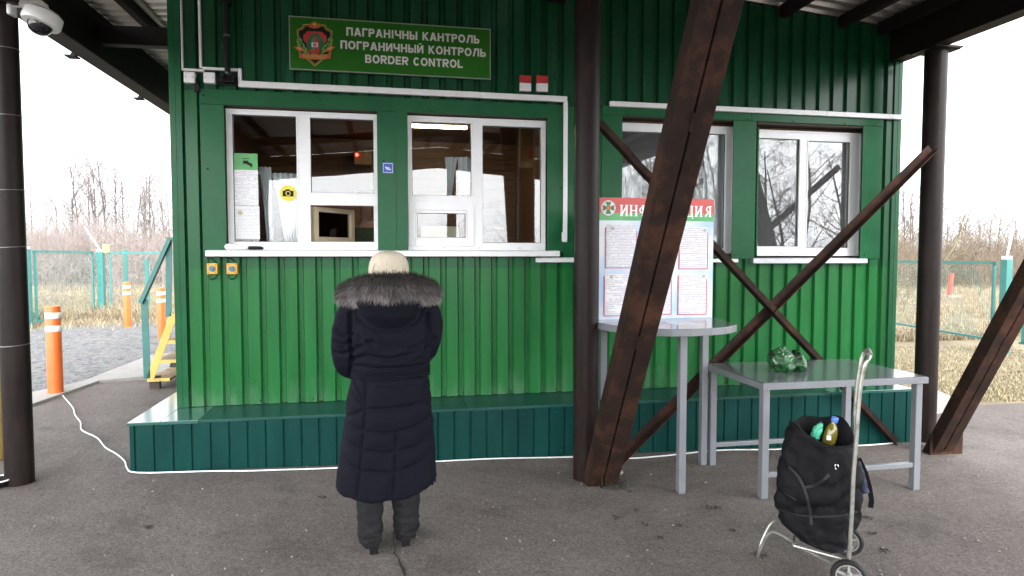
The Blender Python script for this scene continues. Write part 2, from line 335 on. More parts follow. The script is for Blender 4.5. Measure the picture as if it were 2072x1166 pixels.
# ------------------------------------------------------------------ the ground: sheets that share one gentle slope
def sheet(name, poly, dz, m, label=None, step=None, noise_amp=0.0, kind='structure', thick=.12):
    """flat-ish polygon laid on the yard: triangulated, following gz"""
    bm = bmesh.new(); vs = [bm.verts.new((p[0], p[1], 0)) for p in poly]; bm.faces.new(vs)
    bmesh.ops.triangulate(bm, faces=bm.faces)
    if step:
        xs = [p[0] for p in poly]; ys = [p[1] for p in poly]
        for ax, (lo, hi) in ((0, (min(xs), max(xs))), (1, (min(ys), max(ys)))):
            t = math.ceil(lo/step)*step
            for t2 in ((-1.9, 6.1) if ax == 0 else ()):
                bmesh.ops.bisect_plane(bm, geom=bm.verts[:]+bm.edges[:]+bm.faces[:], plane_co=(t2,0,0), plane_no=(1,0,0))
            while t < hi:
                no = (1,0,0) if ax == 0 else (0,1,0); co = (t,0,0) if ax == 0 else (0,t,0)
                bmesh.ops.bisect_plane(bm, geom=bm.verts[:]+bm.edges[:]+bm.faces[:], plane_co=co, plane_no=no); t += step
        bmesh.ops.remove_doubles(bm, verts=bm.verts, dist=1e-4)
    for v in bm.verts:
        v.co.z = gz(v.co.x, v.co.y)+dz
        if noise_amp: v.co.z += noise_amp*(noise.noise(Vector((v.co.x*.8, v.co.y*.8, 3)))+.5*noise.noise(Vector((v.co.x*2.3, v.co.y*2.3, 9))))
    bmesh.ops.recalc_face_normals(bm, faces=bm.faces)
    for f in bm.faces:
        if f.normal.z < 0: f.normal_flip()
    me = bpy.data.meshes.new(name); bm.to_mesh(me); bm.free(); me.materials.append(m)
    me.polygons.foreach_set('use_smooth', [True]*len(me.polygons))
    o = bpy.data.objects.new(name, me); COL.objects.link(o); o['kind'] = kind
    return o

def asphalt_mat():
    m, t, b = nodes_of('asphalt'); L = t.links
    tc = t.nodes.new('ShaderNodeTexCoord')
    def nz(scale, det=6, rough=.6):
        n = t.nodes.new('ShaderNodeTexNoise'); n.inputs['Scale'].default_value = scale; n.inputs['Detail'].default_value = det; n.inputs['Roughness'].default_value = rough
        L.new(tc.outputs['Object'], n.inputs['Vector']); return n.outputs['Fac']
    def ramp(f, p0, c0, p1, c1):
        r = t.nodes.new('ShaderNodeValToRGB'); r.color_ramp.elements[0].position = p0; r.color_ramp.elements[1].position = p1
        r.color_ramp.elements[0].color = (*c0, 1); r.color_ramp.elements[1].color = (*c1, 1); L.new(f, r.inputs[0]); return r.outputs[0]
    def mix(a, bb, f, mode='MIX'):
        x = t.nodes.new('ShaderNodeMix'); x.data_type = 'RGBA'; x.blend_type = mode
        if isinstance(f, float): x.inputs['Factor'].default_value = f
        else: L.new(f, x.inputs['Factor'])
        for k, q in (('A', a), ('B', bb)):
            if isinstance(q, tuple): x.inputs[k].default_value = (*q, 1)
            else: L.new(q, x.inputs[k])
        return x.outputs['Result']
    base = ramp(nz(.55, 7, .62), .32, (.118, .103, .096), .70, (.170, .151, .142))
    base = mix(base, (.066, .059, .056), ramp(nz(1.7, 8, .72), .53, (0,0,0), .76, (.9,.9,.9)))      # damp and worn patches
    base = mix(base, (.185, .168, .158), ramp(nz(1.1, 8, .7), .54, (0,0,0), .74, (.8,.8,.8)))    # dusty patches
    v = t.nodes.new('ShaderNodeTexVoronoi'); v.inputs['Scale'].default_value = 115; L.new(tc.outputs['Object'], v.inputs['Vector'])
    base = mix(base, ramp(v.outputs['Color'], .05, (.45,.44,.43), .95, (1.6,1.55,1.5)), .62, 'MULTIPLY')
    base = mix(base, ramp(nz(38, 8, .8), .34, (.45,.44,.43), .62, (1.2,1.18,1.16)), .42, 'MULTIPLY')
    v2 = t.nodes.new('ShaderNodeTexVoronoi'); v2.inputs['Scale'].default_value = 17; L.new(tc.outputs['Object'], v2.inputs['Vector'])
    base = mix(base, (.030, .026, .024), ramp(v2.outputs['Distance'], .06, (.85,.85,.85), .10, (0,0,0)))  # pits
    v3 = t.nodes.new('ShaderNodeTexVoronoi'); v3.inputs['Scale'].default_value = 9; L.new(tc.outputs['Object'], v3.inputs['Vector'])
    base = mix(base, (.30, .28, .26), ramp(v3.outputs['Distance'], .03, (.8,.8,.8), .05, (0,0,0)))        # pale grit
    L.new(base, b.inputs['Base Color']); b.inputs['Roughness'].default_value = .9; b.inputs['Specular IOR Level'].default_value = .3
    bp = t.nodes.new('ShaderNodeBump'); bp.inputs['Strength'].default_value = .7; bp.inputs['Distance'].default_value = .006
    n = nz(70, 8, .75); L.new(n, bp.inputs['Height'])
    bp2 = t.nodes.new('ShaderNodeBump'); bp2.inputs['Strength'].default_value = .5; bp2.inputs['Distance'].default_value = .05
    L.new(nz(3.2, 6), bp2.inputs['Height']); L.new(bp.outputs[0], bp2.inputs['Normal']); L.new(bp2.outputs[0], b.inputs['Normal'])
    return m
M['asphalt'] = asphalt_mat()
def gravel_mat():
    m, t, b = nodes_of('gravel'); L = t.links
    tc = t.nodes.new('ShaderNodeTexCoord')
    v = t.nodes.new('ShaderNodeTexVoronoi'); v.inputs['Scale'].default_value = 15; L.new(tc.outputs['Object'], v.inputs['Vector'])
    r = t.nodes.new('ShaderNodeValToRGB'); r.color_ramp.elements[0].color = (.045,.041,.038,1); r.color_ramp.elements[1].color = (.27,.248,.232,1)
    n = t.nodes.new('ShaderNodeTexNoise'); n.inputs['Scale'].default_value = 30; n.inputs['Detail'].default_value = 4; n.inputs['Roughness'].default_value = .8
    L.new(tc.outputs['Object'], n.inputs['Vector']); r.color_ramp.elements[0].position = .3; r.color_ramp.elements[1].position = .7
    L.new(n.outputs['Fac'], r.inputs[0])
    mx = t.nodes.new('ShaderNodeMix'); mx.data_type = 'RGBA'; mx.blend_type = 'MULTIPLY'; mx.inputs['Factor'].default_value = .85
    L.new(r.outputs[0], mx.inputs['A']); L.new(v.outputs['Color'], mx.inputs['B'])
    hsv = t.nodes.new('ShaderNodeHueSaturation'); hsv.inputs['Saturation'].default_value = .18; hsv.inputs['Value'].default_value = 1.25; L.new(mx.outputs['Result'], hsv.inputs['Color'])
    L.new(hsv.outputs[0], b.inputs['Base Color']); b.inputs['Roughness'].default_value = .95
    bp = t.nodes.new('ShaderNodeBump'); bp.inputs['Strength'].default_value = .6; bp.inputs['Distance'].default_value = .02
    L.new(v.outputs['Distance'], bp.inputs['Height']); L.new(bp.outputs[0], b.inputs['Normal']); return m
M['gravel'] = gravel_mat()
M['field'] = mat('dry_field_soil', (.20, .16, .10), .95, 0, .35, .7, spots=(.13, .105, .06), spot_scale=.5, spot_lo=.5, spot_hi=.7, bump=.6, bscale=6)
M['concrete'] = mat('concrete_slab', (.30, .285, .265), .85, 0, .18, 3, spots=(.19,.18,.165), spot_scale=3, spot_lo=.55, spot_hi=.75, bump=.2, bscale=40)

sheet('ground', [(-400,-400),(400,-400),(400,400),(-400,400)], -.012, M['field'], step=50)
pa, pb, pc, pd = G(300,768), G(200,776), G(60,826), G(1893,838)
sheet('asphalt_yard', [(-14,-16),(14.5,-16),(14.5,-2.0),(9.3,-.2),(G(2072,815).x,G(2072,815).y),(G(1955,822).x,G(1955,822).y),(pd.x,pd.y),(5.2,5.5),(-2.3,5.5),(-2.75,3.3),(pa.x,pa.y),(pb.x,pb.y),(pc.x,pc.y),(-6,1.6),(-14,.8)], 0.0, M['asphalt'], step=.35, noise_amp=.004)
sheet('gravel_strip', [(-14,.8),(-6,1.6),(pc.x,pc.y),(G(185,770).x,G(185,770).y),(G(300,732).x,G(300,732).y),(G(366,727).x,G(366,727).y),(-2.3,9.6),(-5.0,11.2),(-7.3,11.0),(-8.6,8.6),(-14,6)], .004, M['gravel'], step=2)
mb = MB()
def slab(name, px, h, m, label, cat):
    p = [G(*q) for q in px]; mb = MB(); n = len(p)
    mb.add([(q.x,q.y,q.z-.05) for q in p]+[(q.x,q.y,gz(q.x,q.y)+h) for q in p],
           [tuple(reversed(range(n))), tuple(range(n,2*n))]+[(i,(i+1)%n,(i+1)%n+n,i+n) for i in range(n)])
    o = mb.build(name, m, None); o['kind'] = 'structure'; return o
slab('concrete_apron', [(62,800),(170,776),(300,724),(362,716),(364,752),(303,766),(200,776),(62,825)], .035, M['concrete'], '', '')
slab('concrete_pad', [(1884,795),(1895,793),(1952,820),(1890,840)], .03, M['concrete'], '', '')

# long crack in the asphalt under the visitor's heels: a thin dark gap with an edge of its own
crk = [(797,1078),(796,1095),(801,1110),(799,1122),(806,1132),(808,1142),(815,1155),(820,1172)]
mb = MB(); P_ = [G(*q) for q in crk]; n = len(P_)
for i, p in enumerate(P_):
    ww = .0022+.0035*random.random()+.0004*i
    for sx in (-1, 1): mb.v.append((p.x+sx*ww+random.uniform(-.004,.004), p.y, gz(p.x,p.y)+.0075))
for i in range(n-1): mb.f.append((2*i, 2*i+1, 2*i+3, 2*i+2))
o = mb.build('asphalt_crack', mat('crack_dirt', (.018,.015,.013), .95), None); o['kind'] = 'structure'

# ------------------------------------------------------------------ the cabin
ZB = .377                                    # foot of the wall, top of the ledge
XL, XR, YB = W(358,520).x, W(1807,520).x, 5.2
RIDGE_X, RIDGE_Z, SLOPE = 1.15, 4.17, .0905
def roof_z(x): return RIDGE_Z-SLOPE*abs(x-RIDGE_X)
cabin = empty('border_cabin', (1.6, 0, 0), 'green corrugated metal cabin with white windows and a teal stepped base', 'cabin')
YF1, YF2 = .035, .075                         # glazing planes of the left and right window pairs
win_px = [(457,220,766,506),(823,234,1103,508),(1248,248,1481,513),(1526,262,1736,518)]
YF = [YF1, YF1, YF2, YF2]
openings = []
for q, y in zip(win_px, YF):
    x0,x1,z0,z1 = rect(*q, Y=y); openings.append((x0, x1, z0, z1))
def ribbed(x0, x1, z0, ztop, y, pitch, crest, slope, depth, phase, holes=()):
    xs = []; k = math.floor((x0-phase)/pitch)-1; x = phase+k*pitch
    prof = []
    while x < x1+pitch:
        prof += [(x, -depth), (x+crest, -depth), (x+crest+slope, 0), (x+pitch-slope, 0)]
        x += pitch
    def yy(x):
        for a, b in zip(prof, prof[1:]):
            if a[0] <= x <= b[0]: return a[1]+(b[1]-a[1])*(x-a[0])/(b[0]-a[0])
        return 0
    cuts = [x0, x1]+[p[0] for p in prof if x0 < p[0] < x1]+[h[i] for h in holes for i in (0,1)]+([RIDGE_X] if x0 < RIDGE_X < x1 else [])
    cuts = sorted(set(round(c, 5) for c in cuts)); mb = MB()
    for a, b in zip(cuts, cuts[1:]):
        m = (a+b)/2; segs = [(z0, None)]
        for h in holes:
            if h[0] < m < h[1]: segs = [(z0, h[2]), (h[3], None)]
        top_ = min(ztop(a), ztop(b)); segs = [(max(s0, z0), s1 if (s1 is not None and s1 < top_) else None) for s0, s1 in segs if max(s0, z0) < top_ and (s1 is None or s1 > z0)]
        for s0, s1 in segs:
            za = ztop(a) if s1 is None else s1; zb = ztop(b) if s1 is None else s1
            ya, yb = y+yy(a), y+yy(b)
            mb.add([(a,ya,s0),(b,yb,s0),(b,yb,zb),(a,ya,za)], [(0,1,2,3)])
    return mb
ph = W(424,700).x+.012
holes = [(a-.022, b+.034, c-.03, d+(.036 if y > .05 else .014)) for (a,b,c,d), y in zip(openings, YF)]
ZJ, ZS = 2.97, 1.50                                     # sheet joints; the wall green is set darker above each one
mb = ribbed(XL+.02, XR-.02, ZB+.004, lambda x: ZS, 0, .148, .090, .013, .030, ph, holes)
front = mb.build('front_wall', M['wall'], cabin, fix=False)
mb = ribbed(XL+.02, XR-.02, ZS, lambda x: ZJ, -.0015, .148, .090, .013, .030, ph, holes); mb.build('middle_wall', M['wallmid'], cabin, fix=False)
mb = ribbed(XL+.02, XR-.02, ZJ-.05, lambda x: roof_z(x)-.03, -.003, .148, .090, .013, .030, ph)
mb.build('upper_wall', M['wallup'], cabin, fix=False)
mb = MB()
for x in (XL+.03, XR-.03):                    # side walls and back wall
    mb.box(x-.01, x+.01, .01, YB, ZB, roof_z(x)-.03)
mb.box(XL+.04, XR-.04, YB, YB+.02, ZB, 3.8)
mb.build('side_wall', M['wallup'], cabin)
# corner trims
mb = MB(); zt = lambda x: roof_z(x)-.02
for x0, x1, xs_, xr in ((XL-.012, XL+.075, XL-.014, XL+.025), (XR-.075, XR+.012, XR+.002, XR-.031)):
    mb = MB(); mb.box(x0, x1, -.046, -.036, ZB+.002, zt((x0+x1)/2))
    mb.box(xs_, xs_+.012, -.045, .10, ZB+.002, zt(xs_)); mb.box(xr, xr+.006, -.0485, -.046, ZB+.002, zt(xr))
    mb.build('corner_trim', M['trim'], cabin, bevel=.002)
# flat flashings round the windows
YS = -.048
def flash(name, boxes):
    mb = MB()
    for (x0,x1,z0,z1,dy) in boxes: mb.box(x0, x1, YS-dy, YS+.012, z0, z1)
    return mb
o0,o1,o2,o3 = openings
zsill = W(420,512,-.05).z
f1x0, f1x1 = W(406,300,YS).x, W(1142,300,YS).x
ztop1, ztop2 = W(500,184,YS).z, W(1300,217,YS).z
flash('', [(f1x0, o0[0]+.002, zsill, o0[3]+.012, 0), (o0[1]-.002, (o0[1]+o1[0])/2+.03, zsill, o0[3]+.012, 0), ((o0[1]+o1[0])/2+.031, o1[0]+.004, zsill, o1[3]+.012, .001), (o1[1], f1x1, zsill, o1[3]+.012, 0),
      (f1x0, .02, o0[3]+.0125, ztop1, .003), (.0215, f1x1, o0[3]+.0125, ztop1, .001)]).build('window_surround', M['trim'], cabin, bevel=.002)
f2x0, f2x1 = W(1218,300,YS).x, W(1786,300,YS).x
zb2 = W(1500,524,YS).z
p3 = (W(1484,300,YS).x, W(1528,300,YS).x, W(1746,300,YS).x)
flash('', [(f2x0, o2[0]+.01, zb2, o2[3]+.036, 0), (p3[0], p3[1], zb2, o2[3]+.036, 0), (p3[2], f2x1, zb2, o2[3]+.036, 0),
      (f2x0, (o2[1]+o3[0])/2, o2[3]+.0365, ztop2, .002), ((o2[1]+o3[0])/2+.002, f2x1, o2[3]+.0365, ztop2, .003)]).build('window_surround', M['trim'], cabin, bevel=.002)
# reveals (sides of the wall openings) and rivets
M['reveal'] = mat('reveal_board', (.05, .030, .018), .7, 0, .3, 9)
mb = MB()
for (x0,x1,z0,z1), y in zip(openings, YF):
    e = .028 if y > .05 else .005
    mb.box(x0-.03, x1+.03, -.034, y+.05, z1+.004+e, z1+.02+e)
mb.build('reveal', M['reveal'], cabin)
mb = MB()
for (x0,x1,z0,z1), y in zip(openings, YF):
    e = .028 if y > .05 else .012
    mb.box(x0-.018-e*.3, x0-.004-e*.3, -.034, y+.05, z0, z1); mb.box(x1+.004+e, x1+.018+e, -.034, y+.05, z0-.02, z1+e)
mb.build('reveal', M['trim'], cabin)
mb = MB()
def rivet(mb, x, z, y=YS, r=.0055):
    mb.loft([[(x+r*k*math.cos(a), y-h, z+r*k*math.sin(a)) for a in [2*math.pi*i/8 for i in range(8)]] for k, h in ((1.3,0),(1.2,.003),(.6,.006))])
for x, z in [(f1x0+.03, ztop1-.05), (-.55, ztop1-.04), (.0, ztop1-.12), (.35, o0[3]+.03), (.8, o0[3]+.03), (f1x1-.03, 2.2), (o0[1]+.05, 2.4), (f1x0+.05, 2.3)]: rivet(mb, x, z, YS-.003)
for x in (2.1, 2.9, 3.28, 3.75, 4.3, 4.62): rivet(mb, x, ztop2-.07, YS-.003)
for x in (p3[0]+.03, p3[2]+.05): rivet(mb, x, zb2+.04)
for x in np.arange(XL+.2, XR, .42): rivet(mb, float(x), ZB+.03, -.0305, .005)
mb.build('rivet', plain('dark_screw', (.02,.025,.02), .4, .6), cabin)
# white trim strip pieces of the plinth, ledge
pl_y = -.46
lx0, lx1 = W(258,856,pl_y).x, W(1847,785,pl_y).x
cuts = [lx0, XL-.001, -1.42, .6, 2.6, 3.9, lx1]
for a, b in zip(cuts, cuts[1:]):
    mb = MB(); mb.box(a+.001, b-.001, pl_y-.02, 1.6 if a < XL-.05 else -.0005, ZB-.024-.002*(cuts.index(a) % 2), ZB)
    mb.build('ledge', M['ledgesheen'] if b < -1.3 or b == lx1 else M['ledge'], cabin, bevel=.003)
mb = ribbed(lx0+.015, lx1-.015, -.20, lambda x: ZB-.026, pl_y, .131, .114, .005, .011, lx0+.06)
mb.add([(lx0+.015,pl_y,-.2),(lx0+.015,1.6,-.2),(lx0+.015,1.6,ZB-.026),(lx0+.015,pl_y,ZB-.026)], [(0,1,2,3)])
mb.add([(lx1-.015,pl_y,-.25),(lx1-.015,.4,-.25),(lx1-.015,.4,ZB-.026),(lx1-.015,pl_y,ZB-.026)], [(0,1,2,3)])
mb.build('base_cladding', M['plinth'], cabin, fix=False)
mb = MB()
for k, x in enumerate(np.arange(lx0+.1, lx1-.05, .262)):
    rivet(mb, float(x), ZB-.07, pl_y-.0125, .005); rivet(mb, float(x)+.05, .05-.019*max(0, float(x)+1.9), pl_y-.0125, .005)
mb.build('cladding_screw', plain('teal_screw', (.012,.07,.06), .35, .4), cabin)

# room inside
mb = MB(); d = .03
mb.box(XL+d+.03, XR-d-.03, .10, 3.0, ZB, ZB+.02); mb.build('floor', M['floorin'], cabin)
mb = MB(); mb.box(XL+d+.03, XR-d-.03, .10, 3.0, 3.02, 3.05); mb.build('ceiling', M['ceilin'], cabin)
mb = MB()
mb.box(XL+d+.03, XR-d-.03, 2.55, 2.6, ZB+.02, 3.02)
k = ZB+.1
while k < 3.0:                                 # boarded back wall
    mb.box(XL+d+.05, XR-d-.05, 2.53+.004*random.random(), 2.549, k, k+.125); k += .13
for x in (XL+.07, 1.58, XR-.09): mb.box(x, x+.03, .12, 2.5, ZB+.02, 3.02)
# inner lining of the front wall between the windows
xs = [XL+.08]+[v for o in openings for v in (o[0]-.02, o[1]+.02)]+[XR-.08]
for i in range(0, len(xs), 2): mb.box(xs[i], xs[i+1], .125, .14, ZB+.02, 3.02)
for i, o in enumerate(openings): mb.box(o[0]-.019, o[1]+.019, .125, .14, ZB+.02, o[2]-.02); mb.box(o[0]-.019, o[1]+.019, .125, .14, o[3]+.02, 3.02)
mb.build('interior_lining', M['wood'], cabin)

# ------------------------------------------------------------------ windows (parts of the cabin; frame, pane and sash are their pieces)
def bars(mb, x0, x1, z0, z1, t, y0, y1):
    l, r_, b, tp = t
    mb.box(x0, x0+l, y0, y1, z0, z1); mb.box(x1-r_, x1, y0, y1, z0, z1)
    mb.box(x0+l, x1-r_, y0, y1, z0, z0+b); mb.box(x0+l, x1-r_, y0, y1, z1-tp, z1)
def pane(x0, x1, z0, z1, y, par, m=None):
    mb = MB(); mb.box(x0-.006, x1+.006, y, y+.004, z0-.006, z1+.006); return mb.build('pane', m or M['glass'], par)
def gasket(x0, x1, z0, z1, y, par):
    mb = MB(); bars(mb, x0-.001, x1+.001, z0-.001, z1+.001, (.005,)*4, y-.0015, y+.006); return mb.build('gasket', M['pvcdark'], par)
def window(i, panes, extra=None):
    x0,x1,z0,z1 = openings[i]; y = YF[i]
    mb = MB()
    pp = [rect(*q, Y=y) for q in panes]
    # frame cells: everything in the opening that is not glass
    xs = sorted(set([round(v,4) for v in [x0,x1]+[p[0] for p in pp]+[p[1] for p in pp]]))
    zs = sorted(set([round(v,4) for v in [z0,z1]+[p[2] for p in pp]+[p[3] for p in pp]]))
    def solid(a,b,c,d):
        m, n = (a+b)/2, (c+d)/2
        return not any(p[0] < m < p[1] and p[2] < n < p[3] for p in pp)
    for a, b in zip(xs, xs[1:]):
        run = None
        for c, d in zip(zs, zs[1:]):
            if solid(a,b,c,d): run = [run[0] if run else c, d]
            else:
                if run: mb.box(a, b, y, y+.06, run[0], run[1])
                run = None
        if run: mb.box(a, b, y, y+.06, run[0], run[1])
    # raised outer rebate and sash lips
    bars(mb, x0, x1, z0, z1, (.014,.014,.016,.014), y-.010, y+.001)
    for p in pp: bars(mb, p[0]-.012, p[1]+.012, p[2]-.012, p[3]+.012, (.012,)*4, y-.005, y+.001)
    f = mb.build('window', M['pvc'], cabin)
    for k, p in enumerate(pp):
        if extra and k in extra: continue
        pane(*p, y+.022, f, M['glassold'] if i > 1 else None); gasket(*p, y+.016, f)
    mb = MB()
    for t in (.25, .5, .8): mb.box(x0+(x1-x0)*t, x0+(x1-x0)*t+.02, y-.0115, y-.0095, z0+.022, z0+.027)
    mb.build('drain_slot', plain('slot_grey', (.25,.25,.25)), f)
    return f, pp
wA, ppA = window(0, [(469,231,603,490),(627,238,757,392),(628,415,757,490)], extra=(2,))
wB, ppB = window(1, [(833,246,954,397),(844,431,942,481),(976,254,1095,492)])
wC, ppC = window(2, [(1255,265,1345,500),(1366,268,1465,503)])
wD, ppD = window(3, [(1530,279,1614,499),(1636,285,1716,502)])
# ajar hatch: small sash hinged on the left and swung inwards
hx0,hx1,hz0,hz1 = ppA[2]
mb = MB(); wd = hx1-hx0-.02
bars(mb, 0, wd, hz0+.006, hz1-.006, (.045,.045,.04,.04), -.02, .03)
ang = R(52); ca, sa = math.cos(ang), math.sin(ang)
tr = lambda v: (hx0+.012+v[0]*ca-v[1]*sa, YF1+.075+v[0]*sa+v[1]*ca, v[2])
mb.v = [tr(v) for v in mb.v]
sash = mb.build('opening_sash', mat('cream_sash', (.62,.52,.36), .4), wA)
mb2 = MB(); mb2.box(.04, wd-.04, .002, .006, hz0+.04, hz1-.04); mb2.v = [tr(v) for v in mb2.v]; mb2.build('pane', M['glass'], wA)
# raised edge of the closed hatch beside it
p = ppB[1]; mb = MB(); bars(mb, p[0]-.075, p[1]+.075, p[2]-.075, p[3]+.085, (.058,.058,.055,.06), YF1-.014, YF1-.004); mb.build('closed_hatch', M['pvc'], wB, bevel=.003)
# sills
def sill(a, b, zt, zb, y0, par, m=M['pvc'], lip=True):
    mb = MB(); mb.prism([(y0, zb), (y0, zt-.004), (y0+.02, zt), (.03, zt+.006), (.03, zb)], 0, a, b); return mb.build('sill', m, par, bevel=.002)
sy = -.15
sill(W(415,515,sy).x, W(1133,515,sy).x, W(700,507,sy).z, W(700,519,sy).z, sy, cabin)
sill(W(1085,525,-.06).x, W(1162,525,-.06).x, W(1120,521,-.06).z, W(1120,531,-.06).z, -.06, cabin)
M['tin'] = plain('bare_tin', (.50,.52,.54), .3, .6)
sill(W(1300,527,-.08).x, W(1494,527,-.08).x, W(1480,524,-.08).z, W(1480,531,-.08).z, -.08, cabin, M['pvc'])
sill(W(1525,527,-.09).x, W(1756,527,-.09).x, W(1640,523,-.09).z, W(1640,533,-.09).z, -.09, cabin, M['tin'])

# ------------------------------------------------------------------ inside things: curtains, lamp, boxes, officer
def curtain(px0, px1, pxb0, pxb1, pyt, pyb, y, label, folds=5, amp=.02):
    a = W(px0,pyt,y); b = W(px1,pyt,y); c = W(pxb0,pyb,y); e = W(pxb1,pyb,y); n = folds*8; mb = MB(); rows = 14
    for j in range(rows+1):
        t = j/rows; tt = t**.8
        for i in range(n+1):
            s = i/n; x = (a.x+(b.x-a.x)*s)*(1-tt)+(c.x+(e.x-c.x)*s)*tt; z = a.z*(1-t)+c.z*t
            mb.v.append((x, y+amp*math.sin(s*folds*2*math.pi+.6*math.sin(3*t))+.01*math.sin(9*s+5*t), z))
    for j in range(rows):
        for i in range(n): q = j*(n+1)+i; mb.f.append((q, q+1, q+n+2, q+n+1))
    o = mb.build('curtain', M['curtain'], None, smooth=True, fix=False, angle=180)
    sd = o.modifiers.new('cloth', 'SOLIDIFY'); sd.thickness = .002
    return tag(origin_thing(o, ((c.x+e.x)/2, y, c.z)), label, 'curtain', 'white curtains inside the cabin windows')
curtain(523,548,540,553,338,489,.20,'narrow white curtain right of the taped notices in the hatch window', 3)
curtain(548,605,576,603,350,489,.22,'pinched white curtain behind the round yellow camera sticker', 5)
curtain(900,926,906,914,318,396,.24,'short gathered white curtain in the pane above the closed hatch', 3)
curtain(926,957,930,956,318,396,.22,'flat white curtain beside the middle bar above the closed hatch', 3)
curtain(1256,1300,1254,1296,330,500,.22,'white curtain seen left of the steel brace above the notice board', 4)
curtain(1430,1466,1420,1464,262,502,.25,'white curtain in the pane right of the big rusty brace', 4)
mb = MB(); p = rect(838,243,955,248,.9); mb.box(p[0]-.1, p[1], 1.3, 1.35, 2.957, 2.985); o = mb.build('ceiling_lamp', emit('lamp_tube', (1,.85,.55), 10.0), None, bevel=.008)
origin_thing(o, ((p[0]+p[1])/2, 1.34, 2.93)); tag(o, 'glowing strip lamp under the cabin ceiling seen through the second window', 'lamp')
def inside_box(name, px, y, dep, m, label, cat):
    x0,x1,z0,z1 = rect(*px, Y=y); mb = MB(); mb.box(x0,x1,y,y+dep,z0,z1); o = mb.build(name, m, None, bevel=.004)
    return tag(origin_thing(o, ((x0+x1)/2, y+dep/2, z0)), label, cat), (x0,x1,z0,z1)
dev = empty('wall_device', W(730,330,2.3), 'beige wall unit with a small red light inside the hatch window', 'alarm unit')
x0,x1,z0,z1 = rect(716,306,752,334,2.3); mb = MB(); mb.box(x0,x1,2.3,2.5,z0,z1); mb.build('housing', M['woodlight'], dev, bevel=.01)
q = W(722,313,2.28); mb = MB(); mb.tube([(q.x,2.285,q.z),(q.x,2.305,q.z)], .018, 10); mb.build('indicator', emit('red_led', (1,.05,.04), 2.2), dev)
inside_box('paper_sheet', (851,458,929,482), .45, .02, mat('cream_paper', (.62,.60,.42), .7), 'cream card standing behind the closed hatch pane', 'card')
inside_box('shelf_panel', (1052,250,1078,340), 1.5, .05, M['woodlight'], 'pale wooden panel on the inner wall behind the curtain window', 'panel')
inside_box('red_notice', (1066,303,1077,320), 1.45, .01, plain('red_paper', (.45,.09,.04)), 'small red notice on the pale wooden panel inside', 'notice')
# desk under the windows
mb = MB(); mb.box(XL+.2, 1.45, .18, .8, 1.46, 1.50); mb.box(XL+.25, XL+.31, .25, .75, ZB+.02, 1.46); mb.box(1.35, 1.41, .25, .75, ZB+.02, 1.46)
o = mb.build('desk', M['woodlight'], None); tag(origin_thing(o, (0,.5,ZB+.02)), 'pale wooden counter inside the cabin behind the open hatch', 'desk')

# ------------------------------------------------------------------ canopy: one welded steel structure
canopy = empty('canopy', (1.15, -.9, 0), 'dark rusty steel canopy with corrugated sheet roof standing over the cabin front', 'canopy')
CY0, CY1 = -9.6, 6.0
CXL, CXR = -2.72, 5.10
def roof_sheet(x0, x1, y0, y1):
    mb = MB(); ys = []; y = y0
    while y < y1: ys += [(y,0),(y+.06,0),(y+.075,.03),(y+.135,.03)]; y += .15
    ys.append((y1,0)); n = len(ys)
    for x in (x0, x1):
        for (yy, h) in ys: mb.v.append((x, yy, roof_z(x)+h))
    for i in range(n-1): mb.f.append((i, i+1, n+i+1, n+i))
    o = mb.build('roof_sheet', M['roof'], canopy, fix=False)
    sd = o.modifiers.new('gauge', 'SOLIDIFY'); sd.thickness = .004
    return o
roof_sheet(CXL, RIDGE_X-.005, CY0, CY1); roof_sheet(RIDGE_X+.005, CXR, CY0, CY1)
lc, cc, rc = G(37,985), G(1182,972), G(1872,896)
LCX, LCY = lc.x-.032, lc.y+.085
CCX, CCY = G(1182,965).x, -1.02
RCX, RCY = 4.93, -.43
BLX, BRX = lc.x+.03, 4.86
def column(x, y, r, ztop, m=M['pipe']):
    mb = MB(); z0 = gz(x,y)-.05
    mb.tube([(x,y,z0),(x,y,z0+.9),(x,y,1.9),(x,y,ztop)], r, 28)
    mb.box(x-r-.05, x+r+.05, y-r-.05, y+r+.05, ztop-.016, ztop)
    o = mb.build('column', m, canopy, smooth=True); return o
LBZ, RBZ = 3.31, 3.49
column(LCX, LCY, .088, LBZ); column(CCX, CCY, .093, 3.80); column(RCX, RCY, .095, RBZ)
for x, zt in ((LCX, LBZ), (RIDGE_X+.2, 3.80), (RCX, RBZ)): column(x, -8.6, .10, zt)
def ibeam(a, b, wd, ht, name='beam', t=.018):
    a = Vector(a); b = Vector(b); mb = MB(); u = Vector((0,0,1))
    mb.beam(a-u*(ht/2-t/2), b-u*(ht/2-t/2), wd, t); mb.beam(a+u*(ht/2-t/2), b+u*(ht/2-t/2), wd, t)
    mb.beam(a, b, .02, ht-2*t-.001)
    return mb.build(name, M['beam'], canopy)
def boxbeam(a, b, wd, ht, name='beam', m=None):
    mb = MB(); mb.beam(a, b, wd, ht); return mb.build(name, m or M['beam'], canopy, bevel=.006)
boxbeam((BLX, CY0+.1, LBZ+.15), (BLX, CY1-.2, LBZ+.15), .17, .30)
boxbeam((BRX, CY0+.1, RBZ+.15), (BRX, .02, RBZ+.15), .16, .30)
boxbeam((CCX, CY0+.1, 3.93), (CCX, -.06, 3.93), .18, .26)
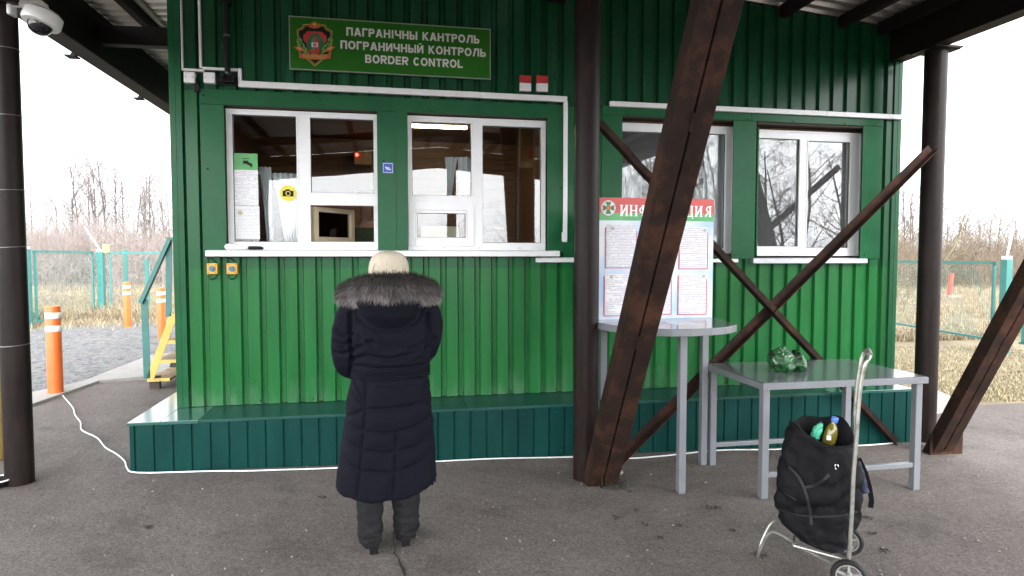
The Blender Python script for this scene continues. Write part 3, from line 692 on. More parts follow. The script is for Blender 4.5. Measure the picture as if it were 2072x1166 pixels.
# rafters across, purlins along
for y in (-9.4, -6.7, -3.6):
    for a, b in ((CXL+.06, RIDGE_X), (RIDGE_X, CXR-.06)):
        boxbeam((a, y, roof_z(a)-.20), (b, y, roof_z(b)-.20), .09, .14, 'rafter')
boxbeam((BLX+.09, .62, 3.50), (XL-.02, .62, 3.515), .10, .16, 'rafter')
boxbeam((BLX+.09, 3.6, 3.60), (XL-.02, 3.6, 3.62), .10, .14, 'rafter')
for x in (-2.62, -2.22, -1.45, -.7, .1, .85, 1.5, 2.25, 2.95, 3.62, 4.24, 4.66, 5.02):
    z = roof_z(x)
    boxbeam((x, CY0+.02, z-.067), (x, CY1-.1 if (x < XL or x > XR) else -.05, z-.067), .07, .115, 'purlin')
    if x in (-2.22, 4.66, 4.24):
        mb = MB(); mb.beam((x+.062, CY0+.3, z-.020), (x+.062, CY1-.5 if x < XL else -.06, z-.020), .04, .03); mb.build('edge_strip', M['roof'], canopy)
for a, b in ((CXL, RIDGE_X-.002), (RIDGE_X+.002, CXR)):
    za, zb = roof_z(a), roof_z(b); mb = MB()
    mb.prism([(a, za-.50), (b, zb-.50), (b, zb-.004), (a, za-.004)], 1, CY0-.03, CY0-.005); mb.build('fascia', M['beam'], canopy)
# brackets under the left beam (small gussets that poke out)
for y in (.6, 2.1):
    mb = MB(); mb.box(BLX-.17, BLX-.085, y-.05, y+.05, LBZ-.012, LBZ+.0); mb.prism([(BLX-.15, LBZ), (BLX-.086, LBZ), (BLX-.086, LBZ+.1)], 1, y-.006, y+.006); mb.build('gusset', M['beam'], canopy)
mb = MB(); mb.box(RCX-.11, RCX+.15, RCY-.11, RCY+.11, RBZ-.02, RBZ-.002); mb.build('gusset', M['beam'], canopy)
# raking braces: pairs of channels set toe to toe, from the column feet up towards the photographer
def brace(foot, top, wd, dp):
    f = Vector(foot); t = Vector(top); d = (t-f).normalized(); nrm = Vector((1,0,0)); br = empty
    for sx in (-1, 1):
        mb = MB(); off = nrm*(sx*(wd/4+.0025)); hw = wd/2-.006
        mb.beam(f+off, t+off, hw, dp, up=d.cross(nrm))
        mb.build('brace', M['rust'], canopy, bevel=.004)
    L = (t-f).length; up = d.cross(nrm)
    for k in (.30, .62, .86):
        c = f+d*(L*k); mb = MB(); mb.beam(c-d*.05, c+d*.05, .02, dp+.012, up=up); mb.build('batten_plate', M['rust'], canopy)
BF = Vector((1.50, -1.13, gz(1.5,-1.13)-.02)); BT = Vector((1.575, -2.66, 2.87))
BT2 = BF+(BT-BF)*((3.80-BF.z)/(BT.z-BF.z))
brace(BF, BT2, .232, .10)
RF = Vector((4.72, -.78, gz(4.7,-.8)-.02)); RT_ = Vector((4.78, -.78-.51*3.5, 3.48))
brace(RF, RT_, .20, .10)
for c, hh in ((RF, .16),):
    mb = MB(); g = gz(c.x, c.y); mb.box(c.x-.13, c.x-.118 if c is BF else c.x+.20, c.y-.26 if c is BF else c.y-.075, c.y-.02 if c is BF else c.y-.06, g-.02, g+hh+.03); mb.build('foot_plate', M['rust'], canopy)
mb = MB()
p0 = G(1205,975)
mb.add([(p0.x,p0.y-.14,p0.z-.01),(p0.x+.012,p0.y-.14,p0.z-.01),(p0.x+.012,p0.y+.1,p0.z-.01),(p0.x,p0.y+.1,p0.z-.01),(p0.x,p0.y-.13,p0.z+.10),(p0.x+.012,p0.y-.13,p0.z+.10),(p0.x+.012,p0.y+.1,p0.z+.19),(p0.x,p0.y+.1,p0.z+.19)],
       [(0,3,2,1),(4,5,6,7),(0,1,5,4),(1,2,6,5),(2,3,7,6),(3,0,4,7)])
mb.build('foot_plate', M['rust'], canopy)
# cross bracing of angle iron between the middle and right columns
def angle_iron(a, b, s=.07, t=.007):
    a = Vector(a); b = Vector(b); d = (b-a).normalized(); n = Vector((0,-1,0)); u = d.cross(n).normalized()
    mb = MB(); mb.beam(a, b, t, s, up=u); mb.beam(a+n*(s/2+t/2)+u*(s/2-t/2), b+n*(s/2+t/2)+u*(s/2-t/2), s, t, up=u)
    return mb.build('cross_brace', M['rust'], canopy)
a1 = W(1237,942,-.74); a2 = W(1882,300,-.50); a1.z = gz(a1.x,a1.y)+.0
angle_iron(a1, a2)
b1 = W(1212,250,-.92); b2 = W(1822,906,-.46); b2.z -= .0
angle_iron(b1, b2, .075)
# band wires round the left column
for py in (96, 232, 384, 500, 700):
    q = W(45, py, LCY-.083); mb = MB(); mb.tube([(LCX+.0905*math.cos(a), LCY+.0905*math.sin(a), q.z+.006*math.sin(a+1)) for a in [2*math.pi*i/24 for i in range(24)]], .0022, 5, closed=True)
    mb.build('band_wire', plain('zinc_wire', (.35,.35,.36), .35, .7), canopy)

# ------------------------------------------------------------------ sign board with crest and three lines of lettering
ysn = -.075
sx0,sx1,sz0,sz1 = rect(585,36,992,158,ysn); sz1 = (W(585,36,ysn).z+W(992,57,ysn).z)/2; sz0 = (W(587,141,ysn).z+W(992,159,ysn).z)/2
sign = empty('sign_board', ((sx0+sx1)/2, ysn, sz0), 'green BORDER CONTROL sign board with shield crest above the hatch windows', 'sign')
mb = MB(); mb.box(sx0,sx1,ysn,ysn+.02,sz0,sz1)
mb.build('panel', mat('sign_green', (.021,.120,.013), .35, 0, .12, 3, spec=.08), sign)
mb = MB(); bars(mb, sx0-.004, sx1+.004, sz0-.004, sz1+.004, (.008,)*4, ysn-.003, ysn+.021); mb.build('edging', plain('sign_edge', (.20,.26,.20), .4), sign)
mb = MB()
for x in (sx0+.2, sx1-.2, (sx0+sx1)/2): mb.box(x-.01, x+.01, ysn+.0205, -.019, sz0+.05, sz0+.09); mb.box(x-.01, x+.01, ysn+.0205, -.019, sz1-.09, sz1-.05)
mb.build('bracket', M['black'], sign)
wl = plain('sign_white', (.62,.62,.60), .5)
def signtext(body, pl, pr, pbase_l, pbase_r, cap_px):
    a = W(pl, pbase_l, ysn); b = W(pr, pbase_r, ysn); k = abs(W(800, 100, ysn).z-W(800, 101, ysn).z)
    z = (a.z+b.z)/2; mb = Letters(ysn-.0025).word(body, a.x, b.x, z, cap_px*k)
    mb.build('lettering', wl, sign)
signtext('ПАГРАНІЧНЫ КАНТРОЛЬ', 701, 970, 75, 86, 16.5)
signtext('ПОГРАНИЧНЫЙ КОНТРОЛЬ', 689, 983, 101, 113.5, 16.5)
signtext('BORDER CONTROL', 739, 936, 129, 136.5, 16.5)
# crest, traced as stacked thin plates on the board
cw = lambda x, y: W(580+x/8.97, 30+y/8.97, ysn)
cols = dict(gold=(.55,.36,.06), black=(.012,.012,.014), red=(.42,.03,.02), green=(.012,.11,.045), leaf=(.16,.30,.04), orange=(.42,.10,.025), white=(.60,.60,.58), pink=(.5,.12,.16), dgreen=(.03,.22,.08))
cm = {k: plain('crest_'+k, v, .45) for k, v in cols.items()}
crest = MB().box(*( (cw(520,560).x-.003, cw(520,560).x+.003, ysn-.0012, ysn-.0004, cw(520,560).z-.003, cw(520,560).z+.003) )).build('crest', cm['black'], sign)
lay = [0]
def plate(pts, col, name='crest_piece'):
    lay[0] += 1; y1 = ysn-.0010-.00035*lay[0]
    P2 = [cw(*p) for p in pts]; mb = MB(); mb.prism([(p.x, p.z) for p in P2], 1, y1, y1+.0003); return mb.build(name, cm[col], crest)
sh = [(310,175),(380,178),(510,150),(620,182),(700,188),(725,250),(825,300),(818,560),(790,720),(640,830),(516,935),(400,830),(240,720),(205,560),(190,275),(285,235)]
def shr(pts, k, cx=512, cy=520): return [(cx+(x-cx)*k, cy+(y-cy)*k) for x, y in pts]
plate(shr(sh,1.01), 'gold', 'shield'); plate(shr(sh,.972), 'black', 'shield'); plate(shr(sh,.925), 'gold', 'shield'); plate(shr(sh,.905), 'black', 'shield')
plate([(375,300),(640,310),(725,390),(720,500),(640,560),(360,520),(310,480),(300,380)], 'red')
plate([(420,400),(505,335),(585,345),(640,430),(700,540),(650,660),(400,650),(350,540)], 'green')
plate([(452,730),(452,450),(505,400),(505,740)], 'dgreen'); plate([(505,740),(505,400),(532,398),(580,460),(580,735)], 'red')
plate([(450,505),(570,510),(570,592),(455,588)], 'white')
plate([(512+34*math.cos(a), 550+34*math.sin(a)) for a in [i*math.pi/6 for i in range(12)]], 'pink')
for sx in (-1, 1):
    for k, (x, y) in enumerate([(205,400),(250,450),(200,480),(270,510),(235,545),(310,560),(285,610),(350,620),(330,665),(375,690)]):
        X = 512+sx*(512-x); a = (-1.1 if sx > 0 else -2.05)+.25*(k % 3-1); c_, s_ = math.cos(a), math.sin(a)
        plate([(X+c_*u-s_*v, y+s_*u+c_*v) for u, v in ((-62,0),(-15,-24),(45,0),(-15,24))], 'leaf' if k % 3 else 'dgreen')
    X = lambda x: 512+sx*(x-512)
    plate([(X(700),640),(X(790),580),(X(890),590),(X(830),650),(X(700),690)], 'orange'); plate([(X(715),645),(X(800),595),(X(850),600),(X(790),640)], 'gold')
plate([(395,180),(450,170),(500,130),(560,165),(625,190),(600,245),(510,262),(420,245)], 'orange'); plate([(470,190),(505,150),(545,190),(510,215)], 'gold')
plate([(395,660),(460,650),(600,665),(640,700),(400,700)], 'red')
plate([(228,705),(400,735),(650,735),(805,715),(800,805),(640,822),(400,822),(235,790)], 'orange', 'ribbon')
a = cw(290,775); b = cw(740,775)
lay[0] += 2
mb = text_mb('ПАГРАНІЧНАЯ СЛУЖБА', .026, (a.x+b.x)/2, ysn-.0010-.00035*lay[0]-.0004, cw(512,768).z, width=(b.x-a.x), off=.01); mb.build('ribbon_lettering', cm['gold'], crest)
mb = text_mb('РЭСПУБЛІКІ БЕЛАРУСЬ', .026, (a.x+b.x)/2, ysn-.0010-.00035*lay[0]-.0004, cw(512,808).z, width=(b.x-a.x)*.9, off=.01); mb.build('ribbon_lettering', cm['gold'], crest)

# ------------------------------------------------------------------ white cable trunking
def duct(segs, label, y=-.06, dep=.03):
    """segs: list of (pxa,pya,pxb,pyb,width_px) straight runs joined into one trunking line"""
    mb = MB(); k = abs(W(800,300,y).z-W(800,301,y).z)
    for i, (xa,ya,xb,yb,wp) in enumerate(segs):
        a = W(xa,ya,y); b = W(xb,yb,y); wd = wp*k
        if abs(b.x-a.x) > abs(b.z-a.z): zz = (a.z+b.z)/2; b.z = zz+(b.z-zz)*.35; a.z = zz+(a.z-zz)*.35
        else: b.x = a.x = (a.x+b.x)/2
        d = -.0012*(i % 3)
        mb.beam((a.x,y+dep/2+d,a.z),(b.x,y+dep/2+d,b.z),dep,wd) if abs(b.x-a.x) <= abs(b.z-a.z) else mb.beam((a.x,y+dep/2+d,a.z),(b.x,y+dep/2+d,b.z),dep,wd)
    # standoff clips behind the run keep it on the ribs
    o = mb.build('cable_trunking', M['duct'], None, bevel=.003)
    return tag(origin_thing(o, W(segs[0][0],segs[0][1],y)), label, 'trunking', None)
def duct2(boxes, label, y0=-.064, y1=-.0325):
    mb = MB()
    for i, (a, b, c, d) in enumerate(boxes):
        p = W(a,b,y0); q = W(c,d,y0); mb.box(p.x, q.x, y0-.0015*(i % 3), y1, q.z, p.z)
    o = mb.build('cable_trunking', M['duct'], None, bevel=.003); return tag(origin_thing(o, (mb.v[0][0], y1, mb.v[0][2])), label, 'trunking')
def hduct(pa_, pb_, wp, label, y0=-.084, y1=-.0515):
    a = W(*pa_, y0); b = W(*pb_, y0); k = abs(W(800,300,y0).z-W(800,301,y0).z); z = (a.z+b.z)/2; h = wp*k/2
    mb = MB(); xm = a.x+(b.x-a.x)*.72
    mb.box(a.x, xm-.0007, y0, y1, z-h, z+h); mb.box(xm+.0007, b.x, y0, y1, z-h-.001, z+h-.001)
    # back edge against the ribs
    mb.box(a.x+.02, b.x-.02, y1, -.0325, z-h*.5, z+h*.5)
    o = mb.build('cable_trunking', M['duct'], None, bevel=.003); return tag(origin_thing(o, (a.x, y1, z)), label, 'trunking')
hduct((485,171),(1148,199),12, 'long white trunking running above the double hatch windows')
hduct((1235,204),(1829,242),11, 'white trunking above the right window pair overhanging the cabin corner')
duct2([(1141,205,1148,490)], 'thin vertical white trunking right of the double hatch windows', -.074, -.0515)
duct2([(1137,470,1146,489)], 'short white end cap at the foot of the thin vertical trunking', -.082, -.0745)
duct2([(363,-30,370,142),(370.5,138,412,145)], 'leftmost slim white trunking dropping to the junction boxes')
duct2([(399,-30,408,137)], 'second white trunking dropping from the roof left of the black pipe')
duct2([(409,135,480,144),(481,138,489,176)], 'short stepped white trunking by the black pipe')
jb = []
for (px, lab) in (((371,144.5,394,168), 'left white junction box below the slim trunking'), ((411,145.5,435,168.5), 'right white junction box left of the black pipe')):
    x0,x1,z0,z1 = rect(*px, Y=-.085); b = empty('junction_box', ((x0+x1)/2,-.0325,z0), lab, 'junction box', 'white junction boxes on the cabin corner')
    mb = MB(); mb.box(x0,x1,-.085,-.0325,z0,z1); mb.build('lid', M['duct'], b, bevel=.006)
    mb = MB()
    for x in (x0+.016, x1-.016): mb.tube([(x,-.087,(z0+z1)/2),(x,-.084,(z0+z1)/2)], .005, 8)
    mb.build('screw', plain('box_screw', (.3,.3,.3)), b)
# black drop pipe with a cable gland cluster
q = W(457,0,-.09); q2 = W(457,152,-.09)
pipe = empty('conduit_pipe', (q.x,-.0325,q2.z), 'black vertical conduit pipe left of the green sign', 'pipe')
mb = MB(); mb.tube([(q.x,-.085,q2.z+.02),(q.x,-.085,3.95)], .022, 12); mb.box(q.x-.03,q.x+.03,-.10,-.0325,q.z-.03,q.z+.012); mb.build('pipe', M['black'], pipe, smooth=True)
mb = MB(); qa = W(457,72,-.09); mb.tube([(q.x,-.085,qa.z-.008),(q.x,-.085,qa.z+.008)], .025, 12); qb = W(457,149,-.09); mb.tube([(q.x,-.085,qb.z-.008),(q.x,-.085,qb.z+.01)], .026, 12); mb.build('clamp', plain('dull_clamp', (.12,.12,.12), .4, .5), pipe)
mb = MB(); x0,x1,z0,z1 = rect(437,151,480,173,-.05); mb.box(x0,x1,-.048,-.0325,z0,z1); mb.box(q.x-.04,q.x+.05,-.11,-.0485,z0+.01,z1-.02)
for k in range(5): mb.tube([(q.x+.012*k-.03,-.10,q2.z+.02),(q.x+.03*math.sin(k*2)-.01,-.125,q2.z-.04),(q.x+.03*k-.07,-.09,z0+.02)], .006, 6)
mb.build('cable_gland', M['black'], pipe)
mb = MB(); a = W(400,178,-.07); mb.box(a.x-.03,a.x+.012,-.075,-.0515,a.z-.03,a.z+.03); mb.tube([(a.x,-.06,a.z+.03),(a.x-.02,-.05,a.z+.08)], .012, 8)
o = mb.build('wall_sensor', M['black'], None, bevel=.005); tag(origin_thing(o, (a.x,-.0515,a.z)), 'small black fitting hanging below the junction boxes', 'sensor')
# two alarm sounders
for px, lab in (((1052,152,1075,185), 'left red and white alarm box above the trunking'), ((1086,152.5,1109,186), 'right red and white alarm box next to the pipe column')):
    x0,x1,z0,z1 = rect(*px, Y=-.07); b = empty('alarm_sounder', ((x0+x1)/2,-.0325,z0), lab, 'alarm', 'red and white alarm boxes on the upper wall')
    zm = z0+(z1-z0)*.53
    mb = MB(); mb.box(x0,x1,-.07,-.0325,z0,zm-.001); mb.build('base', M['duct'], b, bevel=.004)
    mb = MB(); mb.box(x0,x1,-.072,-.0325,zm,z1); mb.build('red_lens', mat('red_lens', (.42,.03,.03), .3, 0, .2, 30), b, bevel=.004)

# ------------------------------------------------------------------ call buttons, stickers, notices
M['yellow'] = plain('yellow_box', (.72,.34,.02), .4)
for px, lab in (((418,533,440,555), 'left yellow call button box under the window sill'), ((458,533,480,555), 'right yellow call button box under the window sill')):
    x0,x1,z0,z1 = rect(*px, Y=-.075); b = empty('call_button', ((x0+x1)/2,-.0325,z0), lab, 'call button', 'yellow call buttons under the sill')
    mb = MB(); mb.box(x0,x1,-.075,-.0325,z0,z1); mb.build('box', M['yellow'], b, bevel=.005)
    xm, zm = (x0+x1)/2, (z0+z1)/2
    mb = MB(); mb.tube([(xm,-.084,zm),(xm,-.074,zm)], .026, 16); mb.build('bezel', plain('bezel_grey', (.22,.22,.2)), b)
    mb = MB(); mb.tube([(xm,-.092,zm),(xm,-.083,zm)], .018, 16); mb.build('button', plain('teal_button', (.04,.16,.22)), b)
    mb = MB()
    for sx in (x0+.012, x1-.012):
        for sz in (z0+.012, z1-.012): mb.tube([(sx,-.077,sz),(sx,-.074,sz)], .004, 6)
    mb.build('screw', M['black'], b)
    mb = MB(); mb.tube([(xm-.03,-.05,z0+.004),(xm-.032,-.055,z0-.02),(xm-.012,-.06,z0-.045),(xm+.014,-.055,z0-.035),(xm+.03,-.05,z0-.012),(xm+.034,-.045,z0+.01)], .004, 6)
    mb.tube([(xm-.035,-.05,z1),(xm-.03,-.06,z1+.03),(xm-.045,-.05,z1+.06)], .004, 6); mb.tube([(xm+.03,-.05,z1),(xm-.01,-.06,z1+.04),(xm-.06,-.05,z1+.055)], .004, 6); mb.build('cable', M['black'], b, smooth=True)
def rot_disc(mb, cx, cz, r, y, n=28): mb.prism([(cx+r*math.cos(a), cz+r*math.sin(a)) for a in [2*math.pi*i/n for i in range(n)]], 1, y, y+.001)
# round camera sticker
yg = YF1+.0195
q = W(583,391,yg); rs = abs(W(600,391,yg).x-q.x)
st = empty('sticker', (q.x,yg,q.z), 'round yellow sticker with a camera symbol on the hatch window', 'sticker')
mb = MB(); rot_disc(mb, q.x, q.z, rs, yg); mb.build('disc', plain('sticker_yellow', (.70,.58,.03), .4), st)
mb = MB(); u = rs/17.0; mb.prism([(q.x-11*u,q.z-7*u),(q.x+11*u,q.z-7*u),(q.x+11*u,q.z+5*u),(q.x+5*u,q.z+5*u),(q.x+3*u,q.z+8*u),(q.x-4*u,q.z+8*u),(q.x-6*u,q.z+5*u),(q.x-11*u,q.z+5*u)], 1, yg-.0008, yg-.0002); mb.build('symbol', M['black'], st)
mb = MB(); rot_disc(mb, q.x, q.z-.8*u, 5.2*u, yg-.0022); mb.build('lens_ring', plain('sticker_ring', (.70,.58,.03)), st)
mb = MB(); rot_disc(mb, q.x, q.z-.8*u, 3.6*u, yg-.0036); mb.build('lens_dot', M['black'], st)
# blue sticker with pictogram
yb_ = YS-.002; x0,x1,z0,z1 = rect(774,329,796,351,yb_)
bs = empty('sticker', ((x0+x1)/2,yb_,z0), 'small square blue sticker on the green strip between the hatch windows', 'sticker')
mb = MB(); mb.box(x0,x1,yb_,yb_+.0015,z0,z1); mb.build('square', plain('sticker_blue', (.02,.07,.42), .4), bs)
ux, uz = (x1-x0)/22, (z1-z0)/22; mb = MB()
bars(mb, x0+1.2*ux, x1-1.2*ux, z0+1.2*uz, z1-1.2*uz, (.8*ux,.8*ux,.8*uz,.8*uz), yb_-.0012, yb_-.0002)
mb.beam((x0+6*ux,yb_-.0008,z0+13*uz),(x0+10*ux,yb_-.0008,z0+8*uz),.0008,2.6*uz); mb.beam((x0+10*ux,yb_-.0008,z0+8.5*uz),(x0+17*ux,yb_-.0008,z0+8*uz),.0008,2.2*uz); mb.beam((x0+9*ux,yb_-.0008,z0+12*uz),(x0+14*ux,yb_-.0008,z0+11*uz),.0008,1.5*uz)
mb.build('pictogram', plain('sticker_white', (.7,.72,.75)), bs)
# paper notices on the glass
DOCA, DOCB = doc_mat('printed_notice', .011, .55, (.44,.44,.47), (.66,.66,.68)), doc_mat('printed_letter', .012, .6, (.46,.46,.48), (.66,.66,.67))
def notice(name, px, m, label, y=yg-.002, head=None, parts=None):
    x0,x1,z0,z1 = rect(*px, Y=y); b = empty(name, ((x0+x1)/2,y,z0), label, 'notice', 'paper notices taped inside the hatch window')
    mb = MB(); mb.box(x0,x1,y,y+.0012,z0,z1); mb.build('sheet', m, b); return b, x0, x1, z0, z1
b1,x0,x1,z0,z1 = notice('notice', (472,310,523,416), DOCA, 'upper paper notice with green header and camera picture')
hz = W(500,344,yg).z; mb = MB(); mb.box(x0,x1,yg-.0034,yg-.0022,hz,z1); mb.build('header', mat('notice_green', (.06,.33,.08), .4, 0, .3, 4), b1)
xm, zm = (x0+x1)/2+.01, (hz+z1)/2-.01; mb = MB(); mb.box(xm-.03,xm+.012,yg-.0044,yg-.0036,zm-.008,zm+.018); mb.beam((xm+.0,yg-.004,zm),(xm+.04,yg-.004,zm-.018),.0008,.022); mb.box(xm+.028,xm+.042,yg-.0058,yg-.0050,zm-.035,zm-.006); mb.build('camera_symbol', M['black'], b1)
mb = MB(); mb.box(xm-.035,xm+.02,yg-.0044,yg-.0036,zm+.032,zm+.037); mb.build('heading', M['black'], b1)
b2,x0,x1,z0,z1 = notice('notice', (474,417,526,484), DOCB, 'lower paper notice with a small gold emblem on its corner')
mb = MB(); rot_disc(mb, x0+.045, z1-.055, .020, yg-.0034, 14); mb.build('emblem', plain('notice_gold', (.42,.38,.22)), b2)

# ------------------------------------------------------------------ things left on the sill
zs = W(480,507,-.11).z+.004
a, b = W(455,502,-.11), W(500,502,-.11)
mb = MB(); mb.tube([(a.x,-.11,zs+.022),(a.x+.012,-.11,zs+.025),(a.x+.05,-.11,zs+.025),(b.x-.03,-.11,zs+.020),(b.x,-.11,zs+.016)], [.012,.024,.025,.020,.013], 12)
o = mb.build('handheld_device', M['white'], None, smooth=True); tag(origin_thing(o, (a.x,-.11,zs)), 'white handheld device lying at the left end of the sill', 'device')
mb = MB(); mb.box(a.x+.016,a.x+.042,-.1285,-.127,zs+.012,zs+.026); mb.build('display', M['black'], o) if False else None
a, b = W(502,503,-.11), W(533,503,-.11)
mb = MB(); mb.tube([(a.x,-.11,zs+.016),(a.x+.01,-.11,zs+.016),(b.x-.03,-.11,zs+.016),(b.x,-.11,zs+.014)], [.010,.016,.016,.010], 10)
o = mb.build('torch', M['black'], None, smooth=True); tag(origin_thing(o, (a.x,-.11,zs)), 'small black torch lying beside the white device on the sill', 'torch')

# ------------------------------------------------------------------ dome camera on the left column
q = W(92,48,LCY); cx, cz = q.x, q.z
dc = empty('dome_camera', (LCX+.1, LCY-.06, cz), 'white dome security camera on the left column under the beam', 'security camera')
cy = LCY-.05
mb = MB(); mb.box(LCX+.070, LCX+.10, cy-.045, cy+.045, cz+.02, cz+.26); mb.build('wall_plate', M['white'], dc, bevel=.012)
mb = MB(); mb.tube([(LCX+.098,cy,cz+.11),(LCX+.15,cy,cz+.115),(cx-.01,cy,cz+.115),(cx+.005,cy,cz+.105),(cx,cy,cz+.06)], [.03,.032,.034,.036,.05], 14); mb.build('arm', M['white'], dc, smooth=True)
def lathe(prof, c, n=28):
    return [[(c[0]+r*math.cos(a), c[1]+r*math.sin(a), c[2]+z) for a in [2*math.pi*i/n for i in range(n)]] for r, z in prof]
tilt = Matrix.Translation((cx,cy,cz)) @ Matrix.Rotation(R(14),4,'Y') @ Matrix.Rotation(R(-10),4,'X') @ Matrix.Translation((-cx,-cy,-cz))
def til(mb): mb.v = [tuple(tilt @ Vector(v)) for v in mb.v]; return mb
til(MB().loft(lathe([(.03,.075),(.09,.07),(.115,.05),(.118,-.01),(.11,-.028),(.075,-.032)], (cx,cy,cz)))).build('housing', M['white'], dc, smooth=True)
til(MB().loft(lathe([(.074,-.033),(.070,-.055),(.055,-.08),(.03,-.095),(.004,-.10)], (cx,cy,cz)))).build('dome', mat('smoked_dome', (.01,.01,.014), .06, 0, .02), dc, smooth=True)

# ------------------------------------------------------------------ grey standing desk with the notice board on it
ZT = W(1380,663,-1.5).z
TBY = -.86
td = empty('half_round_table', (2.0,-1.1,gz(2,-1.1)), 'tall grey half round writing table carrying the notice board', 'table')
tlx, trx = 1.44, hit(1492,657,2,ZT).x+.12
while True:
    q = Vector((trx,TBY,ZT))-CAM_O
    if 1036+CAM_F*q.dot(RT)/q.dot(FW) < 1490: break
    trx -= .01
cxm = (tlx+trx)/2; arc = [(tlx,TBY),(W(1441,648,TBY).x+.03,TBY)]
for q in [(1491,657),(1483,659.5),(1470,661.8),(1440,664.3),(1400,666),(1360,666.5),(1310,665),(1265,661),(1230,656.5),(1209,653)]:
    p = hit(*q,2,ZT); arc.append((p.x,p.y))
poly = arc+[(trx,TBY+.0)]
mb = MB(); mb.prism([(p[0],p[1]) for p in arc], 2, ZT-.05, ZT-.0025); mb.build('apron', M['grey'], td, bevel=.003)
mb = MB(); ac = (sum(p[0] for p in arc)/len(arc), sum(p[1] for p in arc)/len(arc)); mb.prism([(ac[0]+(p[0]-ac[0])*.985, ac[1]+(p[1]-ac[1])*.985) for p in arc], 2, ZT-.0024, ZT); mb.build('top', M['greytop'], td)
def leg(x, y, zt, par, s=.052, m=None):
    mb = MB(); mb.box(x-s/2,x+s/2,y-s/2,y+s/2,gz(x,y)-.0,zt); return mb.build('leg', m or M['grey'], par, bevel=.004)
g1, g2 = G(1381,1000), G(1425,942)
leg(g1.x, g1.y+.03, ZT-.051, td); leg(g2.x, max(g2.y,-.93)+.03, ZT-.051, td); leg(W(1219,800,-.92).x, -.92, ZT-.051, td)

# notice board
yb = -.885
bx0, bx1 = W(1208,640,yb).x, W(1441,640,yb).x
bz0, bz1 = ZT+.001, (W(1212,398,yb).z+W(1443,405,yb).z)/2
board = empty('notice_board', ((bx0+bx1)/2,yb,bz0), 'white information stand with red and green header and printed sheets', 'notice board')
def board_mat():
    m, t, b = nodes_of('board_print'); L = t.links
    tc = t.nodes.new('ShaderNodeTexCoord'); n = t.nodes.new('ShaderNodeTexNoise'); n.inputs['Scale'].default_value = 2.2; n.inputs['Detail'].default_value = 3
    L.new(tc.outputs['Object'], n.inputs['Vector']); r = t.nodes.new('ShaderNodeValToRGB')
    r.color_ramp.elements[0].position = .36; r.color_ramp.elements[0].color = (.35,.52,.74,1); r.color_ramp.elements[1].position = .56; r.color_ramp.elements[1].color = (.64,.67,.71,1)
    L.new(n.outputs['Fac'], r.inputs[0]); L.new(r.outputs[0], b.inputs['Base Color']); b.inputs['Roughness'].default_value = .25; return m
mb = MB(); mb.box(bx0,bx1,yb,yb+.012,bz0,bz1); mb.build('panel', board_mat(), board)
bw, bh = bx1-bx0, bz1-bz0
bp = lambda u, v: (bx0+bw*u, bz1-bh*v)                  # board coordinates: u right, v down
def bbox(u0,v0,u1,v1,d,m,name,par=board):
    a, b_ = bp(u0,v0), bp(u1,v1); mb = MB(); mb.box(a[0],b_[0],yb-d,yb-d+.0015,b_[1],a[1]); return mb.build(name, m, par)
hd = bbox(0,0,1,.125,.002,plain('header_red',(.55,.05,.045),.3),'header')
bbox(0,.126,1,.186,.002,mat('header_green',(.07,.36,.11),.3,0,.25,5),'header_band')
mb = MB(); c = bp(.088,.085); rot_disc(mb, c[0], c[1], .058, yb-.004); mb.build('emblem', plain('emblem_white',(.72,.72,.70)), board)
mb = MB()
for k in range(4):
    a = k*math.pi/2+math.pi/2; ca, sa = math.cos(a), math.sin(a)
    mb.prism([(c[0]+ca*u-sa*v, c[1]+sa*u+ca*v) for u, v in ((.012,-.010),(.048,-.022),(.044,0),(.048,.022),(.012,.010))], 1, yb-.0058, yb-.0048)
mb.build('emblem_cross', plain('emblem_green',(.05,.20,.10)), board)
mb = MB(); rot_disc(mb, c[0], c[1]+.003, .020, yb-.0075, 14); mb.build('emblem_centre', plain('emblem_orange',(.55,.22,.06)), board)
